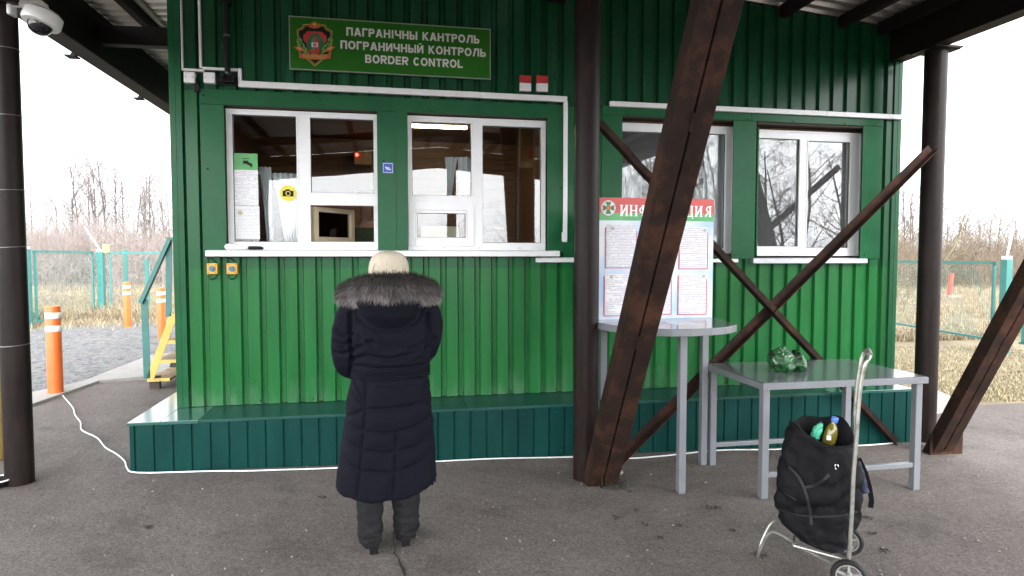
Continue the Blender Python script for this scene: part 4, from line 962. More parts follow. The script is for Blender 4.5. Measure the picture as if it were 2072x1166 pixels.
# heading lettered in heavy slab letters
def slab_word(word, u0, u1, v_base, h):
    x0 = bp(u0,0)[0]; x1 = bp(u1,0)[0]; z = bp(0,v_base)[1]; H = bh*h; n = len(word); cell = (x1-x0)/n; mb = MB(); yt = yb-.004
    st, th, sf = cell*.20, cell*.11, cell*.055
    def vert(cx): mb.box(cx-st/2,cx+st/2,yt,yt+.0014,z,z+H); [mb.box(cx-st/2-sf,cx+st/2+sf,yt-.0004*1,yt+.0010,zz,zz+H*.085) for zz in (z,z+H-H*.085)]
    def bar(xa,za,xb,zb,wd): mb.beam((xa,yt+.0002,za),(xb,yt+.0002,zb),.0016,wd,up=Vector((xb-xa,0,zb-za)).cross(Vector((0,1,0))))
    def ring(cx,cz,rx,rz,t,a0=0,a1=360,n_=22):
        for i in range(n_):
            p = R(a0+(a1-a0)*i/n_); q = R(a0+(a1-a0)*(i+1)/n_)
            mb.prism([(cx+rx*math.cos(p),cz+rz*math.sin(p)),(cx+rx*math.cos(q),cz+rz*math.sin(q)),(cx+(rx-t)*math.cos(q),cz+(rz-t*.7)*math.sin(q)),(cx+(rx-t)*math.cos(p),cz+(rz-t*.7)*math.sin(p))],1,yt-.0002,yt+.0012)
    for i, ch in enumerate(word):
        cx = x0+cell*(i+.5); l, r_ = cx-cell*.27, cx+cell*.27; mid = z+H/2
        if ch == 'И': vert(l); vert(r_); bar(l+st*.3,z+H*.16,r_-st*.3,z+H*.84,st*.75)
        elif ch == 'Н': vert(l); vert(r_); bar(l,mid,r_,mid,th)
        elif ch == 'Ф': vert(cx); ring(cx,mid+.04*H,cell*.42,H*.32,st*.8)
        elif ch == 'О': ring(cx,mid,cell*.40,H*.51,st*.95)
        elif ch == 'Р': vert(l+.04*cell); ring(l+cell*.16,z+H*.70,cell*.36,H*.30,st*.8,-90,90)
        elif ch == 'М': vert(l-cell*.05); vert(r_+cell*.05); bar(l,z+H*.95,cx,z+H*.25,th*1.4); bar(r_,z+H*.95,cx,z+H*.25,th*1.4)
        elif ch == 'А': bar(cx-.02*cell,z+H,l-.02*cell,z,th); bar(cx,z+H,r_,z,st*1.05); bar(l+.06*cell,z+H*.3,r_,z+H*.3,th*.8); [mb.box(q-.12*cell,q+.12*cell,yt-.0004,yt+.001,z,z+H*.085) for q in (l-.02*cell,r_)]
        elif ch == 'Ц': vert(l); vert(r_-.04*cell); bar(l,z+th*.5,r_+.12*cell,z+th*.5,th); mb.box(r_+.04*cell,r_+.12*cell,yt,yt+.0014,z-H*.18,z)
        elif ch == 'Я': vert(r_-.02*cell); ring(r_-cell*.12,z+H*.70,cell*.36,H*.30,st*.8,90,270); bar(cx+.05*cell,z+H*.42,l-.0*cell,z+.04*H,st*.8)
    return mb
mb = slab_word('ИНФОРМАЦИЯ', .18, .985, .150, .092); mb.build('heading', plain('heading_white',(.80,.80,.78),.4), board)
DB1, DB2 = doc_mat('board_sheet', .012, .62, (.42,.39,.47), (.68,.68,.70)), doc_mat('board_table', .014, .55, (.42,.39,.45), (.68,.67,.69))
redl = plain('sheet_red_edge', (.50,.05,.10), .35)
for (u0,v0,u1,v1,m) in ((.075,.225,.325,.565,DB1),(.39,.235,.635,.57,DB1),(.705,.235,.945,.575,DB2),(.065,.622,.32,.96,DB2),(.38,.622,.63,.955,DB1),(.70,.622,.94,.96,DB2)):
    s = bbox(u0,v0,u1,v1,.003,m,'printed_sheet')
    bbox(u0-.012,v0+.02,u0-.005,v1+.006,.0045,redl,'red_edge',s); bbox(u0-.012,v1+.0062,u1+.006,v1+.013,.0045,redl,'red_edge',s); bbox(u1+.001,v0+.05,u1+.006,v1+.0055,.0045,redl,'red_edge',s)
    mb = MB(); cc_ = bp(u1-.025 if u0 > .35 else u0+.05, v0+.025); rot_disc(mb, cc_[0], cc_[1], .014, yb-.0056, 12); mb.build('sheet_emblem', plain('sheet_emblem',(.40,.38,.33)), s)
mb = MB(); mb.box(bx0+.02,bx0+.05,yb+.0125,yb+.024,bz0,bz0+.55); mb.box(bx1-.05,bx1-.02,yb+.0125,yb+.024,bz0,bz0+.55); mb.build('batten', M['woodlight'], board)
# sheet of paper flat on the table
a = W(1395,660,-1.3); mb = MB(); mb.box(a.x-.13,a.x+.08,-1.33,-1.12,ZT+.0005,ZT+.002); o = mb.build('flat_paper', plain('glossy_paper',(.55,.57,.60),.2), None); tag(origin_thing(o,(a.x,-1.22,ZT)), 'pale sheet of paper lying flat on the half round table', 'paper')

# ------------------------------------------------------------------ low grey table
ZL = .735
tx0,tx1,ty0,ty1 = 2.50, 3.81, -1.63, -.80
g = gz(3.1,-1.2)
lt = empty('grey_table', (3.15,-1.2,g), 'low rectangular grey metal table with square legs by the cabin', 'table')
mb = MB(); mb.box(tx0+.008,tx1-.008,ty0+.008,ty1-.008,ZL-.006,ZL); mb.build('top', M['greytop'], lt); mb = MB(); bars_ = [(tx0,tx1,ty0,ty0+.03),(tx0,tx1,ty1-.03,ty1),(tx0,tx0+.03,ty0+.031,ty1-.031),(tx1-.03,tx1,ty0+.031,ty1-.031)]
for b_ in bars_: mb.box(*b_,ZL-.05,ZL-.0065)
bars(mb,0,0,0,0,(0,0,0,0),0,0) if False else None
mb.build('apron', M['grey'], lt, bevel=.002)
s = .052; lx = (tx0+.045, tx1-.045); ly = (ty0+.055, ty1-.045)
for x in lx:
    for y in ly: leg(x, y, ZL-.051, lt)
for y in ly:
    mb = MB(); zz = gz((lx[0]+lx[1])/2,y)+.175; mb.box(lx[0]+s/2+.001,lx[1]-s/2-.001,y-.018,y+.018,zz-.018,zz+.018); mb.build('stretcher', M['grey'], lt, bevel=.003)

# ------------------------------------------------------------------ crumpled green plastic bag on the low table
def bag_mat():
    m, t, b = nodes_of('printed_plastic'); L = t.links
    tc = t.nodes.new('ShaderNodeTexCoord'); n = t.nodes.new('ShaderNodeTexNoise'); n.inputs['Scale'].default_value = 11; n.inputs['Detail'].default_value = 2; n.inputs['Distortion'].default_value = 2.2
    L.new(tc.outputs['Object'], n.inputs['Vector']); r = t.nodes.new('ShaderNodeValToRGB'); r.color_ramp.interpolation = 'CONSTANT'
    e = r.color_ramp.elements; e[0].position = 0; e[0].color = (.012,.014,.012,1); e[1].position = .42; e[1].color = (.012,.105,.022,1)
    x = e.new(.56); x.color = (.01,.07,.018,1); x = e.new(.635); x.color = (.42,.44,.42,1); x = e.new(.68); x.color = (.015,.02,.015,1)
    L.new(n.outputs['Fac'], r.inputs[0]); L.new(r.outputs[0], b.inputs['Base Color']); b.inputs['Roughness'].default_value = .42; b.inputs['Coat Weight'].default_value = .05
    n3 = t.nodes.new('ShaderNodeTexNoise'); n3.inputs['Scale'].default_value = 30; n3.inputs['Detail'].default_value = 4; bpn = t.nodes.new('ShaderNodeBump'); bpn.inputs['Strength'].default_value = .8; bpn.inputs['Distance'].default_value = .012
    L.new(tc.outputs['Object'], n3.inputs['Vector']); L.new(n3.outputs['Fac'], bpn.inputs['Height']); L.new(bpn.outputs[0], b.inputs['Normal']); return m
q = hit(1590,752,2,ZL)
bm = bmesh.new(); bmesh.ops.create_icosphere(bm, subdivisions=4, radius=1)
for v in bm.verts:
    c = v.co.copy(); x, y, z = c
    neck = 1/(1+math.exp(-(x-.35)*9))                       # right part pinches into a twisted neck and flares again
    r = 1-.42*neck*math.exp(-((x-.42)/.20)**2)
    f = 1.06+.30*noise.noise(c*2.1)+.13*noise.noise(c*5+Vector((4,1,2)))-.30*abs(noise.noise(c*2.9+Vector((9,0,3))))
    X = x*.150*(1.15 if x > 0 else .80); Y = y*.088*r*f; Z = z*.092*r*f*(1.1-.4*max(0,x))
    if x > .55: Z *= 1.7; Y *= 1.5
    Z += .062-.022*x
    v.co = Vector((X, Y, max(0, Z*(1.0)+.012*f)))
me = bpy.data.meshes.new('plastic_bag'); bm.to_mesh(me); bm.free(); me.materials.append(bag_mat()); me.polygons.foreach_set('use_smooth',[True]*len(me.polygons))
o = bpy.data.objects.new('plastic_bag', me); COL.objects.link(o); o.location = (q.x+.0, q.y+.03, ZL+.001); o.rotation_euler.z = R(-6)
tag(o, 'crumpled green and black plastic bag tied up on the low grey table', 'bag')

# ------------------------------------------------------------------ white cable along the ground
cable = [(122,797),(135,812),(148,828),(152,842),(163,857),(164,870),(172,877),(197,889),(213,908),(235,921),(252,936),(257,950),(266,958),(300,960),(360,958.5),(430,956.5),(500,956),(560,954),(690,949.5),(880,937),(1000,931),(1100,929),(1160,928)]
pts = [G(*p) for p in cable]
pts += [Vector((1.9,-.64,0)),Vector((2.3,-.60,0)),Vector((2.8,-.52,0)),Vector((3.3,-.56,0)),Vector((3.8,-.52,0)),Vector((4.2,-.55,0)),Vector((4.62,-.50,0))]
fine = []
for i in range(len(pts)-1):
    p0 = pts[max(i-1,0)]; p1 = pts[i]; p2 = pts[i+1]; p3 = pts[min(i+2,len(pts)-1)]
    for k in range(4):
        t = k/4; v = .5*((2*p1)+(-p0+p2)*t+(2*p0-5*p1+4*p2-p3)*t*t+(-p0+3*p1-3*p2+p3)*t**3); v.z = gz(v.x,v.y)+.0115; fine.append(v)
mb = MB(); mb.tube(fine, .0058, 7); o = mb.build('power_cable', plain('white_cable',(.78,.78,.76),.45), None, smooth=True)
tag(origin_thing(o, fine[0]), 'white cable snaking from the near bollard along the foot of the cabin base', 'cable')

# ------------------------------------------------------------------ rubble at the brace foot and twigs and litter on the asphalt
def stone(name, loc, sx, sy, sz, m, label, cat, group=None, seed=0):
    bm = bmesh.new(); bmesh.ops.create_icosphere(bm, subdivisions=3, radius=1)
    for v in bm.verts:
        k = 1+.35*noise.noise(v.co*1.6+Vector((seed,seed*2,3)))+.1*noise.noise(v.co*5+Vector((seed,0,0)))
        v.co = Vector((v.co.x*sx*k, v.co.y*sy*k, max(v.co.z*sz*k, -sz*.3)+sz*.3))
    me = bpy.data.meshes.new(name); bm.to_mesh(me); bm.free(); me.materials.append(m)
    o = bpy.data.objects.new(name, me); COL.objects.link(o); o.location = (loc[0],loc[1],gz(loc[0],loc[1])); return tag(o, label, cat, group)
p = G(1245,958); stone('stone', p, .065, .035, .018, mat('pale_stone',(.26,.23,.19),.9,0,.25,30), 'flat pale stone at the foot of the big rusty brace', 'stone')
mb = MB(); p = G(1243,985)
for k in range(70):
    x, y = p.x+random.gauss(0,.045), p.y+random.gauss(0,.05); a = random.uniform(0,6.28); l = random.uniform(.01,.04); z = gz(x,y)+random.uniform(.004,.02)
    mb.tube([(x,y,z),(x+l*math.cos(a),y+l*math.sin(a),z+random.uniform(-.003,.01))], random.uniform(.002,.007), 5)
o = mb.build('debris', mat('dark_debris',(.03,.026,.022),.9,0,.6,60), None); o['kind'] = 'stuff'; tag(o, 'small dark litter and leaves heaped at the brace foot', 'litter')
mb = MB()
for (px, py) in ((1305,1062),(1335,1090),(1375,1066),(1430,1027),(1545,1128),(1648,1075),(1755,1050),(1770,1082),(1790,1116),(1480,1075),(1285,1035),(300,1068),(650,1010),(1250,1050),(1450,1030),(1865,905),(1610,1010)):
    p = G(px, py)
    for k in range(random.randint(7,13)):
        a = random.uniform(0,6.28); l = random.uniform(.006,.016); x, y = p.x+random.gauss(0,.014), p.y+random.gauss(0,.014); z = gz(x,y)+.007
        mb.tube([(x,y,z),(x+l*math.cos(a),y+l*math.sin(a),z+.004)], .0035, 5)
o = mb.build('twig_litter', mat('litter_brown',(.035,.028,.022),.9,0,.5,60), None); o['kind'] = 'stuff'; tag(o, 'scattered dark twigs and crumbs on the asphalt', 'litter')
mb = MB()
rng = random.Random(3)
for k in range(380):
    x, y = rng.uniform(-3,5.2), rng.uniform(-3.7,-.4); r_ = rng.choice((.003,.004,.005,.007)); z = gz(x,y)+.004
    mb.add([(x-r_,y-r_*rng.random(),z),(x+r_,y-r_,z),(x+r_*rng.random(),y+r_,z),(x-r_*.6,y+r_,z),(x,y,z+r_*1.3)], [(0,1,4),(1,2,4),(2,3,4),(3,0,4)])
o = mb.build('grit', mat('pale_grit',(.24,.22,.2),.9,0,.5,40), None); o['kind'] = 'stuff'; tag(o, 'loose pale grit scattered over the asphalt yard', 'grit')

# ------------------------------------------------------------------ folding trolley
A_ = Vector((.59,.807,0)); B_ = Vector((-.807,.59,0))                 # axle direction, forward (towards its front foot)
wn, wf = G(1717,1199), G(1713,1125)
RW = .085
M0 = (wn+wf)/2; M0.z = gz(M0.x,M0.y); A_ = Vector((wf.x-wn.x, wf.y-wn.y, 0)); half = A_.length/2; A_.normalize(); B_ = Vector((-A_.y, A_.x, 0))
tl = lambda a, b, z: M0+A_*a+B_*b+Vector((0,0,z))
trolley = empty('trolley', M0, 'folding two wheeled trolley of worn steel tube with a tall looped handle', 'trolley')
M['tube'] = mat('worn_zinc_tube', (.42,.42,.38), .32, .75, .25, 18, spots=(.20,.16,.11), spot_scale=16, spot_lo=.55, spot_hi=.75)
def smooth_pts(ps, k=5):
    ps = [Vector(p) for p in ps]; out = []
    for i in range(len(ps)-1):
        p0, p1, p2, p3 = ps[max(i-1,0)], ps[i], ps[i+1], ps[min(i+2,len(ps)-1)]
        for j in range(k):
            t = j/k; out.append(.5*((2*p1)+(-p0+p2)*t+(2*p0-5*p1+4*p2-p3)*t*t+(-p0+3*p1-3*p2+p3)*t**3))
    out.append(ps[-1]); return out
hb = .155                                                             # half spacing of the two uprights
def along(pxs, apos):
    """points on the vertical plane through the trolley at axle offset apos, from photo rows of the handle"""
    out = []
    n = B_.cross(Vector((0,0,1))); o_ = tl(apos,0,0)
    for px, py in pxs:
        d = ray(px,py); t = (o_-CAM_O).dot(n)/d.dot(n); out.append(CAM_O+d*t)
    return out
near = along([(1718,1128),(1723,1050),(1727,960),(1732,900),(1735,850),(1739,800),(1746,755),(1752,735)], -hb)
zs_ = [p.z-M0.z for p in near]; bs_ = [(p-M0).dot(B_) for p in near]
zs_ = [max(.07, zs_[0])]+zs_[1:]
up_n = [tl(-hb,b,z) for b,z in zip(bs_,zs_)]; up_f = [tl(hb,b,z) for b,z in zip(bs_,zs_)]
topz, topb = zs_[-1], bs_[-1]
loop = [tl(-hb+.015,topb-.012,topz+.022), tl(-hb*.4,topb-.02,topz+.03), tl(hb*.4,topb-.02,topz+.03), tl(hb-.015,topb-.012,topz+.022)]
mb = MB(); mb.tube(smooth_pts(up_n+loop+up_f[::-1]), .0105, 10); mb.build('handle', M['tube'], trolley, smooth=True)
mb = MB(); mb.tube([tl(-hb*.6,topb-.02,topz+.031), tl(hb*.6,topb-.02,topz+.031)], .015, 12); mb.build('grip', plain('grey_grip',(.16,.15,.14),.5), trolley, smooth=True)
mb = MB()
for sgn in (-1,1):
    r0 = tl(sgn*(half-.05),0,RW)
    mb.tube(smooth_pts([r0, tl(sgn*(half-.10),.20,.135), tl(sgn*(half-.13),.33,.185), tl(sgn*.075,.385,.17), tl(sgn*.055,.43,.07), tl(sgn*.035,.445,.009)]), .0085, 9)
mb.tube([tl(-.036,.445,.009), tl(.036,.445,.009)], .0085, 9)
mb.tube([tl(-half+.02,0,RW), tl(half-.02,0,RW)], .007, 8)
mb.tube([tl(-hb-.01,.0,.135), tl(hb+.01,.0,.135)], .008, 8); mb.tube([tl(-hb,.01,.135), tl(-hb,.26,.16)], .007, 8); mb.tube([tl(hb,.01,.135), tl(hb,.26,.16)], .007, 8); mb.tube([tl(-.14,.26,.16), tl(.14,.26,.16)], .007, 8)
for sgn in (-1,1): mb.tube([tl(sgn*hb,.0,RW), tl(sgn*hb,.0,.14)], .007, 8)
mb.build('frame', M['tube'], trolley, smooth=True)
M['rubber'] = mat('black_rubber',(.006,.006,.006),.65,0,.3,20,bump=.1)
for sgn in (-1,1):
    c = tl(sgn*half,0,RW)
    def wheel_rings(prof, n=32):
        e2 = Vector((0,0,1)); return [[tuple(c+A_*w_+B_*(r_*math.cos(a))+e2*(r_*math.sin(a))) for a in [2*math.pi*i/n for i in range(n)]] for r_, w_ in prof]
    mb = MB(); mb.loft(wheel_rings([(.062,-.014),(.075,-.017),(.083,-.010),(.085,0),(.083,.010),(.075,.017),(.062,.014),(.062,-.014)]), False, False); whl = mb.build('wheel', M['rubber'], trolley, smooth=True)
    mb = MB(); mb.loft(wheel_rings([(.0615,-.012),(.056,-.012),(.054,-.004),(.054,.004),(.056,.012),(.0615,.012)]), False, False)
    for k in range(5):
        a = 2*math.pi*k/5+.3; d = B_*math.cos(a)+Vector((0,0,1))*math.sin(a); mb.beam(c+d*.012, c+d*.056, .012, .007, up=A_)
    mb.loft(wheel_rings([(.016,-.020),(.018,-.012),(.018,.012),(.016,.020)],16)); mb.build('rim', mat('grey_rim',(.30,.30,.29),.4,.3,.2,20), whl, smooth=True)

# ------------------------------------------------------------------ black shopping bag on the trolley
bagc = tl(0,.17,.15)
bag = empty('shopping_bag', bagc, 'bulging black cloth bag standing open on the trolley', 'bag')
M['nylon'] = mat('black_nylon',(.0055,.0055,.0065),.7,0,.3,9,bump=.15,bscale=160,spec=.15)
Vw = (bagc-CAM_O); Vw.z = 0; Vw.normalize(); Rw = Vector((Vw.y,-Vw.x,0))    # across the view
rows = [(1100,1642,1716),(1092,1612,1720),(1070,1588,1728),(1045,1573,1738),(1010,1565,1748),(975,1566,1747),(940,1573,1742),(905,1585,1736),(880,1594,1731),(862,1602,1727),(852,1606,1724)]
rows = [tuple(np.interp(t, range(len(rows)), [r_[k] for r_ in rows]) for k in range(3)) for t in np.linspace(0, len(rows)-1, 51)]
rings = []; N = 110
dist = (bagc-CAM_O).dot(FW)
for j, (py, pl, pr) in enumerate(rows):
    a = along([(pl,py)], .0)[0]; b = along([(pr,py)], .0)[0]
    # measure on the plane facing the camera through the bag
    def onp(px,py):
        d = ray(px,py); t = (bagc-CAM_O).dot(Vw)/d.dot(Vw); return CAM_O+d*t
    a, b = onp(pl,py), onp(pr,py); c = (a+b)/2; rx = (b-a).length/2; ry = .130 if 8 <= j <= 42 else .118
    ring = []
    for i in range(N):
        t = 2*math.pi*i/N; cs, sn = math.cos(t), math.sin(t); e = .92
        X = math.copysign(abs(cs)**e, cs)*rx; Y = math.copysign(abs(sn)**e, sn)*ry
        p = c+Rw*X-Vw*Y
        nn = noise.noise(Vector((p.x*7,p.y*7,p.z*5)))*.030+noise.noise(Vector((p.x*16,p.y*16,p.z*12)))*.013+abs(noise.noise(Vector((p.x*11+3,p.y*11,p.z*20+4*p.x))))*-.020+noise.noise(Vector((p.x*34,p.y*34,p.z*28)))*.004
        crease = -.026*math.exp(-((p.z-(.235+.05*math.sin(t*1.3)))/.018)**2)-.020*math.exp(-((p.z-(.33+.06*math.sin(t*2+1)))/.016)**2)-.016*math.exp(-((p.z-(.47+.07*math.sin(t*1.7+2)))/.02)**2)
        out = (p-c); out.z = 0; L_ = out.length or 1; p = p+out/L_*(nn+crease)*(1 if 3 < j else .4)
        if j >= 38:                                                      # slack uneven mouth, dipped at the near side and peaked at the ends
            dip = (-.03-.21*max(0,sn*.80+cs*.60)**2.5+.014*abs(cs)**3*(1 if cs < 0 else .5)+.055*max(0,-sn)*(.6+.4*cs)+.008*math.sin(5*t))
            p.z += dip*((j-37)/13)**1.6
        ring.append(p)
    rings.append(ring)
lip = [[p+( -(p-sum(rings[-1],Vector())/N)*.06) for p in rings[-1]]]
inner = [[q-Vector((0,0,.10))-(q-sum(rings[-1],Vector())/N)*.10 for q in lip[0]]]
mb = MB(); mb.loft([[tuple(p) for p in r] for r in rings+lip+inner], True, True); mb.build('body', M['nylon'], bag, smooth=True, angle=80)
def on_surface(px, py, outw=.008):
    """nearest bag-side point in front for a photo pixel"""
    d = ray(px,py); best = None
    for r in rings:
        for p in r:
            q = p-CAM_O; t = q.dot(d)/d.dot(d); e = (q-d*t).length
            if (p-bagc).dot(Vw) < .05 and (best is None or e < best[0]): best = (e, t)
    return CAM_O+d*(best[1]-outw*1.0)
def strap(pxs, wd, name='strap', outw=.012):
    ps = smooth_pts([on_surface(*q, outw) for q in pxs], 4); mb = MB()
    for i in range(len(ps)-1): mb.beam(ps[i], ps[i+1], wd, .005, up=-Vw)
    return mb.build(name, plain('black_webbing',(.011,.011,.012),.6,0,.3), bag)
strap([(1697,925),(1685,950),(1668,970),(1645,983),(1628,986)], .016)
strap([(1596,945),(1612,960),(1626,985),(1634,1010),(1640,1040),(1642,1062)], .014)
strap([(1572,975),(1582,993),(1600,1005),(1612,1012)], .008, 'piping')
strap([(1575,1030),(1605,1040),(1650,1045),(1700,1043),(1735,1035)], .010, 'piping')
q = on_surface(1693,945,.016); mb = MB(); mb.tube([q+Rw*.008*math.cos(a)+Vector((0,0,.013*math.sin(a))) for a in [i*.5 for i in range(11)]], .003, 6); mb.build('buckle', plain('nickel',(.6,.6,.6),.2,1), bag, smooth=True)
# side pocket and hanging strap at the right
mb = MB(); pr_ = [onp(px,py)+Vw*.02 for px,py in ((1738,930),(1752,960),(1760,990),(1764,1015),(1762,1030))]
for i in range(len(pr_)-1): mb.beam(pr_[i],pr_[i+1],.024,.010,up=-Vw)
mb.build('hanging_strap', plain('strap_black',(.004,.004,.005),.7), bag)
mb = MB(); ps = [onp(px,py)+Vw*.035 for px,py in ((1733,935),(1743,975),(1752,1000))]
mb.tube(smooth_pts(ps), [.030]*3+[.034]*4+[.03]*4, 10); mb.build('side_pocket', mat('navy_pocket',(.012,.016,.05),.5,0,.3,20), bag, smooth=True)
# contents: bottle, carrier bag, tin
def cyl_along(c, up, prof, n=20):
    up = up.normalized(); e1 = up.cross(Vector((0,1,0))).normalized(); e2 = up.cross(e1); return [[tuple(c+up*z+e1*(r_*math.cos(a))+e2*(r_*math.sin(a))) for a in [2*math.pi*i/n for i in range(n)]] for r_, z in prof]
bb = onp(1672,912)+Vw*.02; bt = onp(1690,848)+Vw*.02; upv = (bt-bb); hgt = upv.length
k = hgt/.20
bot = empty('bottle', bb, 'half full plastic bottle of yellow oil with a blue cap sticking out of the bag', 'bottle')
oil = nodes_of('oil_bottle'); oil[2].inputs['Base Color'].default_value = (.20,.17,.02,1); oil[2].inputs['Roughness'].default_value = .08; oil[2].inputs['Transmission Weight'].default_value = .35; oil[2].inputs['Coat Weight'].default_value = .6
mb = MB(); mb.loft(cyl_along(bb,upv,[(.036*k,-.10*k),(.039*k,-.09*k),(.039*k,.045*k),(.040*k,.075*k),(.036*k,.115*k),(.027*k,.145*k),(.016*k,.165*k),(.0155*k,.18*k)])); mb.build('body', oil[0], bot, smooth=True)
mb = MB(); mb.loft(cyl_along(bb,upv,[(.019*k,.178*k),(.0195*k,.182*k),(.0195*k,.203*k),(.017*k,.206*k)])); mb.build('cap', plain('blue_cap',(.05,.16,.55),.35), bot, smooth=True)
mb = MB(); mb.loft(cyl_along(bb,upv,[(.0398*k,-.03*k),(.0398*k,.032*k)]),False,False); mb.build('label', mat('blue_label',(.02,.05,.40),.4,0,.3,40), bot, smooth=True)
c = onp(1677,884)-Vw*.022; mb = MB(); mb.beam(c-Rw*.011, c+Rw*.011, .004, .024); mb.build('tag', plain('label_white',(.7,.7,.68)), bot)
cb_ = onp(1650,880)
bm = bmesh.new(); bmesh.ops.create_icosphere(bm, subdivisions=4, radius=1)
for v in bm.verts:
    kk = 1+.5*noise.noise(v.co*1.9+Vector((5,2,1)))+.2*noise.noise(v.co*5); x,y,z = v.co*kk; v.co = Rw*(x*.022+z*.018)+Vw*(y*.02)+Vector((0,0,z*.062))
me = bpy.data.meshes.new('carrier_bag'); bm.to_mesh(me); bm.free(); me.materials.append(mat('mint_plastic',(.06,.42,.27),.3,0,.25,20)); me.polygons.foreach_set('use_smooth',[True]*len(me.polygons))
o = bpy.data.objects.new('carrier_bag', me); COL.objects.link(o); o.location = cb_; tag(o, 'crumpled mint green carrier bag poking out of the black bag beside the bottle', 'bag')
c = onp(1642,893)-Vw*.05; d = onp(1655,905)-Vw*.04; up2 = (d-c)+Vector((0,0,.028))-Vw*.0
tin = empty('tin', c, 'pale round tin lid lying in the mouth of the black bag', 'tin')
mb = MB(); mb.loft(cyl_along(c, Vector((Rw.x*.7,Rw.y*.7,.75))-Vw*.35, [(.034,-.05),(.036,-.045),(.036,.0),(.034,.003)])); mb.build('body', plain('tin_white',(.62,.60,.56),.4), tin, smooth=True)
mb = MB(); mb.loft(cyl_along(c, Vector((Rw.x*.7,Rw.y*.7,.75))-Vw*.35, [(.030,.0035),(.029,.006),(.012,.0065),(.011,.004)])); mb.build('lid', plain('tin_lid',(.5,.5,.5),.3,.5), tin, smooth=True)

# ------------------------------------------------------------------ people
def skin_body(name, joints, edges, radii, root, m, parent):
    me = bpy.data.meshes.new(name); off = root_of(parent).location
    me.from_pydata([tuple(Vector(j)-off) for j in joints], edges, []); o = bpy.data.objects.new(name, me); COL.objects.link(o)
    md = o.modifiers.new('skin', 'SKIN'); md.use_smooth_shade = True; md.branch_smoothing = .4
    for i, r_ in enumerate(radii):
        sv = me.skin_vertices[0].data[i]; sv.radius = (r_, r_) if not isinstance(r_, tuple) else r_; sv.use_root = (i == root)
    o.modifiers.new('sub', 'SUBSURF').levels = 1
    o.modifiers['sub'].render_levels = 1
    bpy.context.view_layer.update()
    dg = bpy.context.evaluated_depsgraph_get(); nm = bpy.data.meshes.new_from_object(o.evaluated_get(dg)); nm.name = name
    nm.materials.clear(); nm.materials.append(m); nm.polygons.foreach_set('use_smooth',[True]*len(nm.polygons))
    bpy.data.objects.remove(o); bpy.data.meshes.remove(me)
    n = bpy.data.objects.new(name, nm); COL.objects.link(n); n.parent = parent; return n
def add_hand(J, E, Rd, wrist, fwd, side, palm_n, s=1.0):
    """palm and five curled fingers from a wrist joint index; fwd along the fingers, side towards the thumb"""
    w_ = Vector(J[wrist]); f = Vector(fwd).normalized(); sd = Vector(side).normalized(); pn = Vector(palm_n).normalized()
    J.append(w_+f*.045*s); E.append((wrist,len(J)-1)); Rd.append((.030*s,.016*s)); palm = len(J)-1
    for k, (o_, L_) in enumerate(((.028,.070),(.010,.080),(-.009,.075),(-.027,.058))):
        p = w_+f*.085*s+sd*o_*s; J.append(p); E.append((palm,len(J)-1)); Rd.append(.0095*s)
        q = p+f*L_*.55*s+pn*.012*s; J.append(q); E.append((len(J)-2,len(J)-1)); Rd.append(.0085*s)
        J.append(q+f*L_*.30*s+pn*L_*.42*s); E.append((len(J)-2,len(J)-1)); Rd.append(.007*s)
    p = w_+f*.030*s+sd*.038*s; J.append(p); E.append((palm,len(J)-1)); Rd.append(.011*s)
    J.append(p+f*.032*s+sd*.020*s+pn*.008*s); E.append((len(J)-2,len(J)-1)); Rd.append(.009*s)
    J.append(J[-1]+f*.026*s+pn*.010*s); E.append((len(J)-2,len(J)-1)); Rd.append(.0075*s)

PY = -2.02                                        # how far from the wall the visitor stands
PC = W(787,700,PY)
visitor = empty('person', (PC.x, PY, gz(PC.x,PY)), 'woman seen from behind in long navy quilted coat, fur trimmed hood and cream hat', 'person')
gL, gR = G(757,1123), G(821,1107)
WZ = lambda px, py, dy=0.0: W(px, py, PY+dy)
# body
hipz = .86
J = [Vector((PC.x,PY,hipz)), WZ(787,760), WZ(787,690,.0), WZ(787,640,.03), WZ(787,600,.07), WZ(787,575,.10), WZ(787,548,.13), WZ(787,525,.14)]
E_ = [(i,i+1) for i in range(7)]; Rd = [.15,.14,.155,.13,.06,.055,.085,.075]
J.append(J[6]+Vector((0,.085,-.015))); E_.append((6,8)); Rd.append(.018)     # nose ridge
J.append(J[6]+Vector((0,.06,-.075))); E_.append((6,9)); Rd.append(.035)      # chin
for sg, sh, el in ((-1,(712,625),(689,728)),(1,(862,622),(872,700))):
    a = WZ(*sh,.03); b = WZ(*el,.0); i0 = len(J)
    J.append(a); E_.append((3,i0)); Rd.append(.07)
    J.append(b); E_.append((i0,i0+1)); Rd.append(.05)
    wr = Vector((PC.x+sg*.10, PY+.27, 1.10+.04*sg)); J.append(wr); E_.append((i0+1,i0+2)); Rd.append(.033)
    add_hand(J, E_, Rd, i0+2, (-sg*.35,.9,.25), (-sg*.3,-.1,.95), (-sg,-.2,0), .95)
for g_, sg, tc in ((gL,-1,[(750,1000),(748,1056),(750,1096)]),(gR,1,[(820,1000),(822,1046),(820,1080)])):
    i0 = len(J); J.append(Vector((PC.x+sg*.085,PY,hipz-.07))); E_.append((0,i0)); Rd.append(.10)
    for (a_, b_), r_ in zip(tc, (.048,.036,.028)): J.append(W(a_,b_,g_.y+.06)); E_.append((len(J)-2 if len(J)-1 > i0+1 else i0, len(J)-1)); Rd.append(r_)
    J.append(Vector((g_.x,g_.y+.15,gz(g_.x,0)+.045))); E_.append((len(J)-2,len(J)-1)); Rd.append(.020)
skin_body('body', J, E_, Rd, 0, M['skin'], visitor)

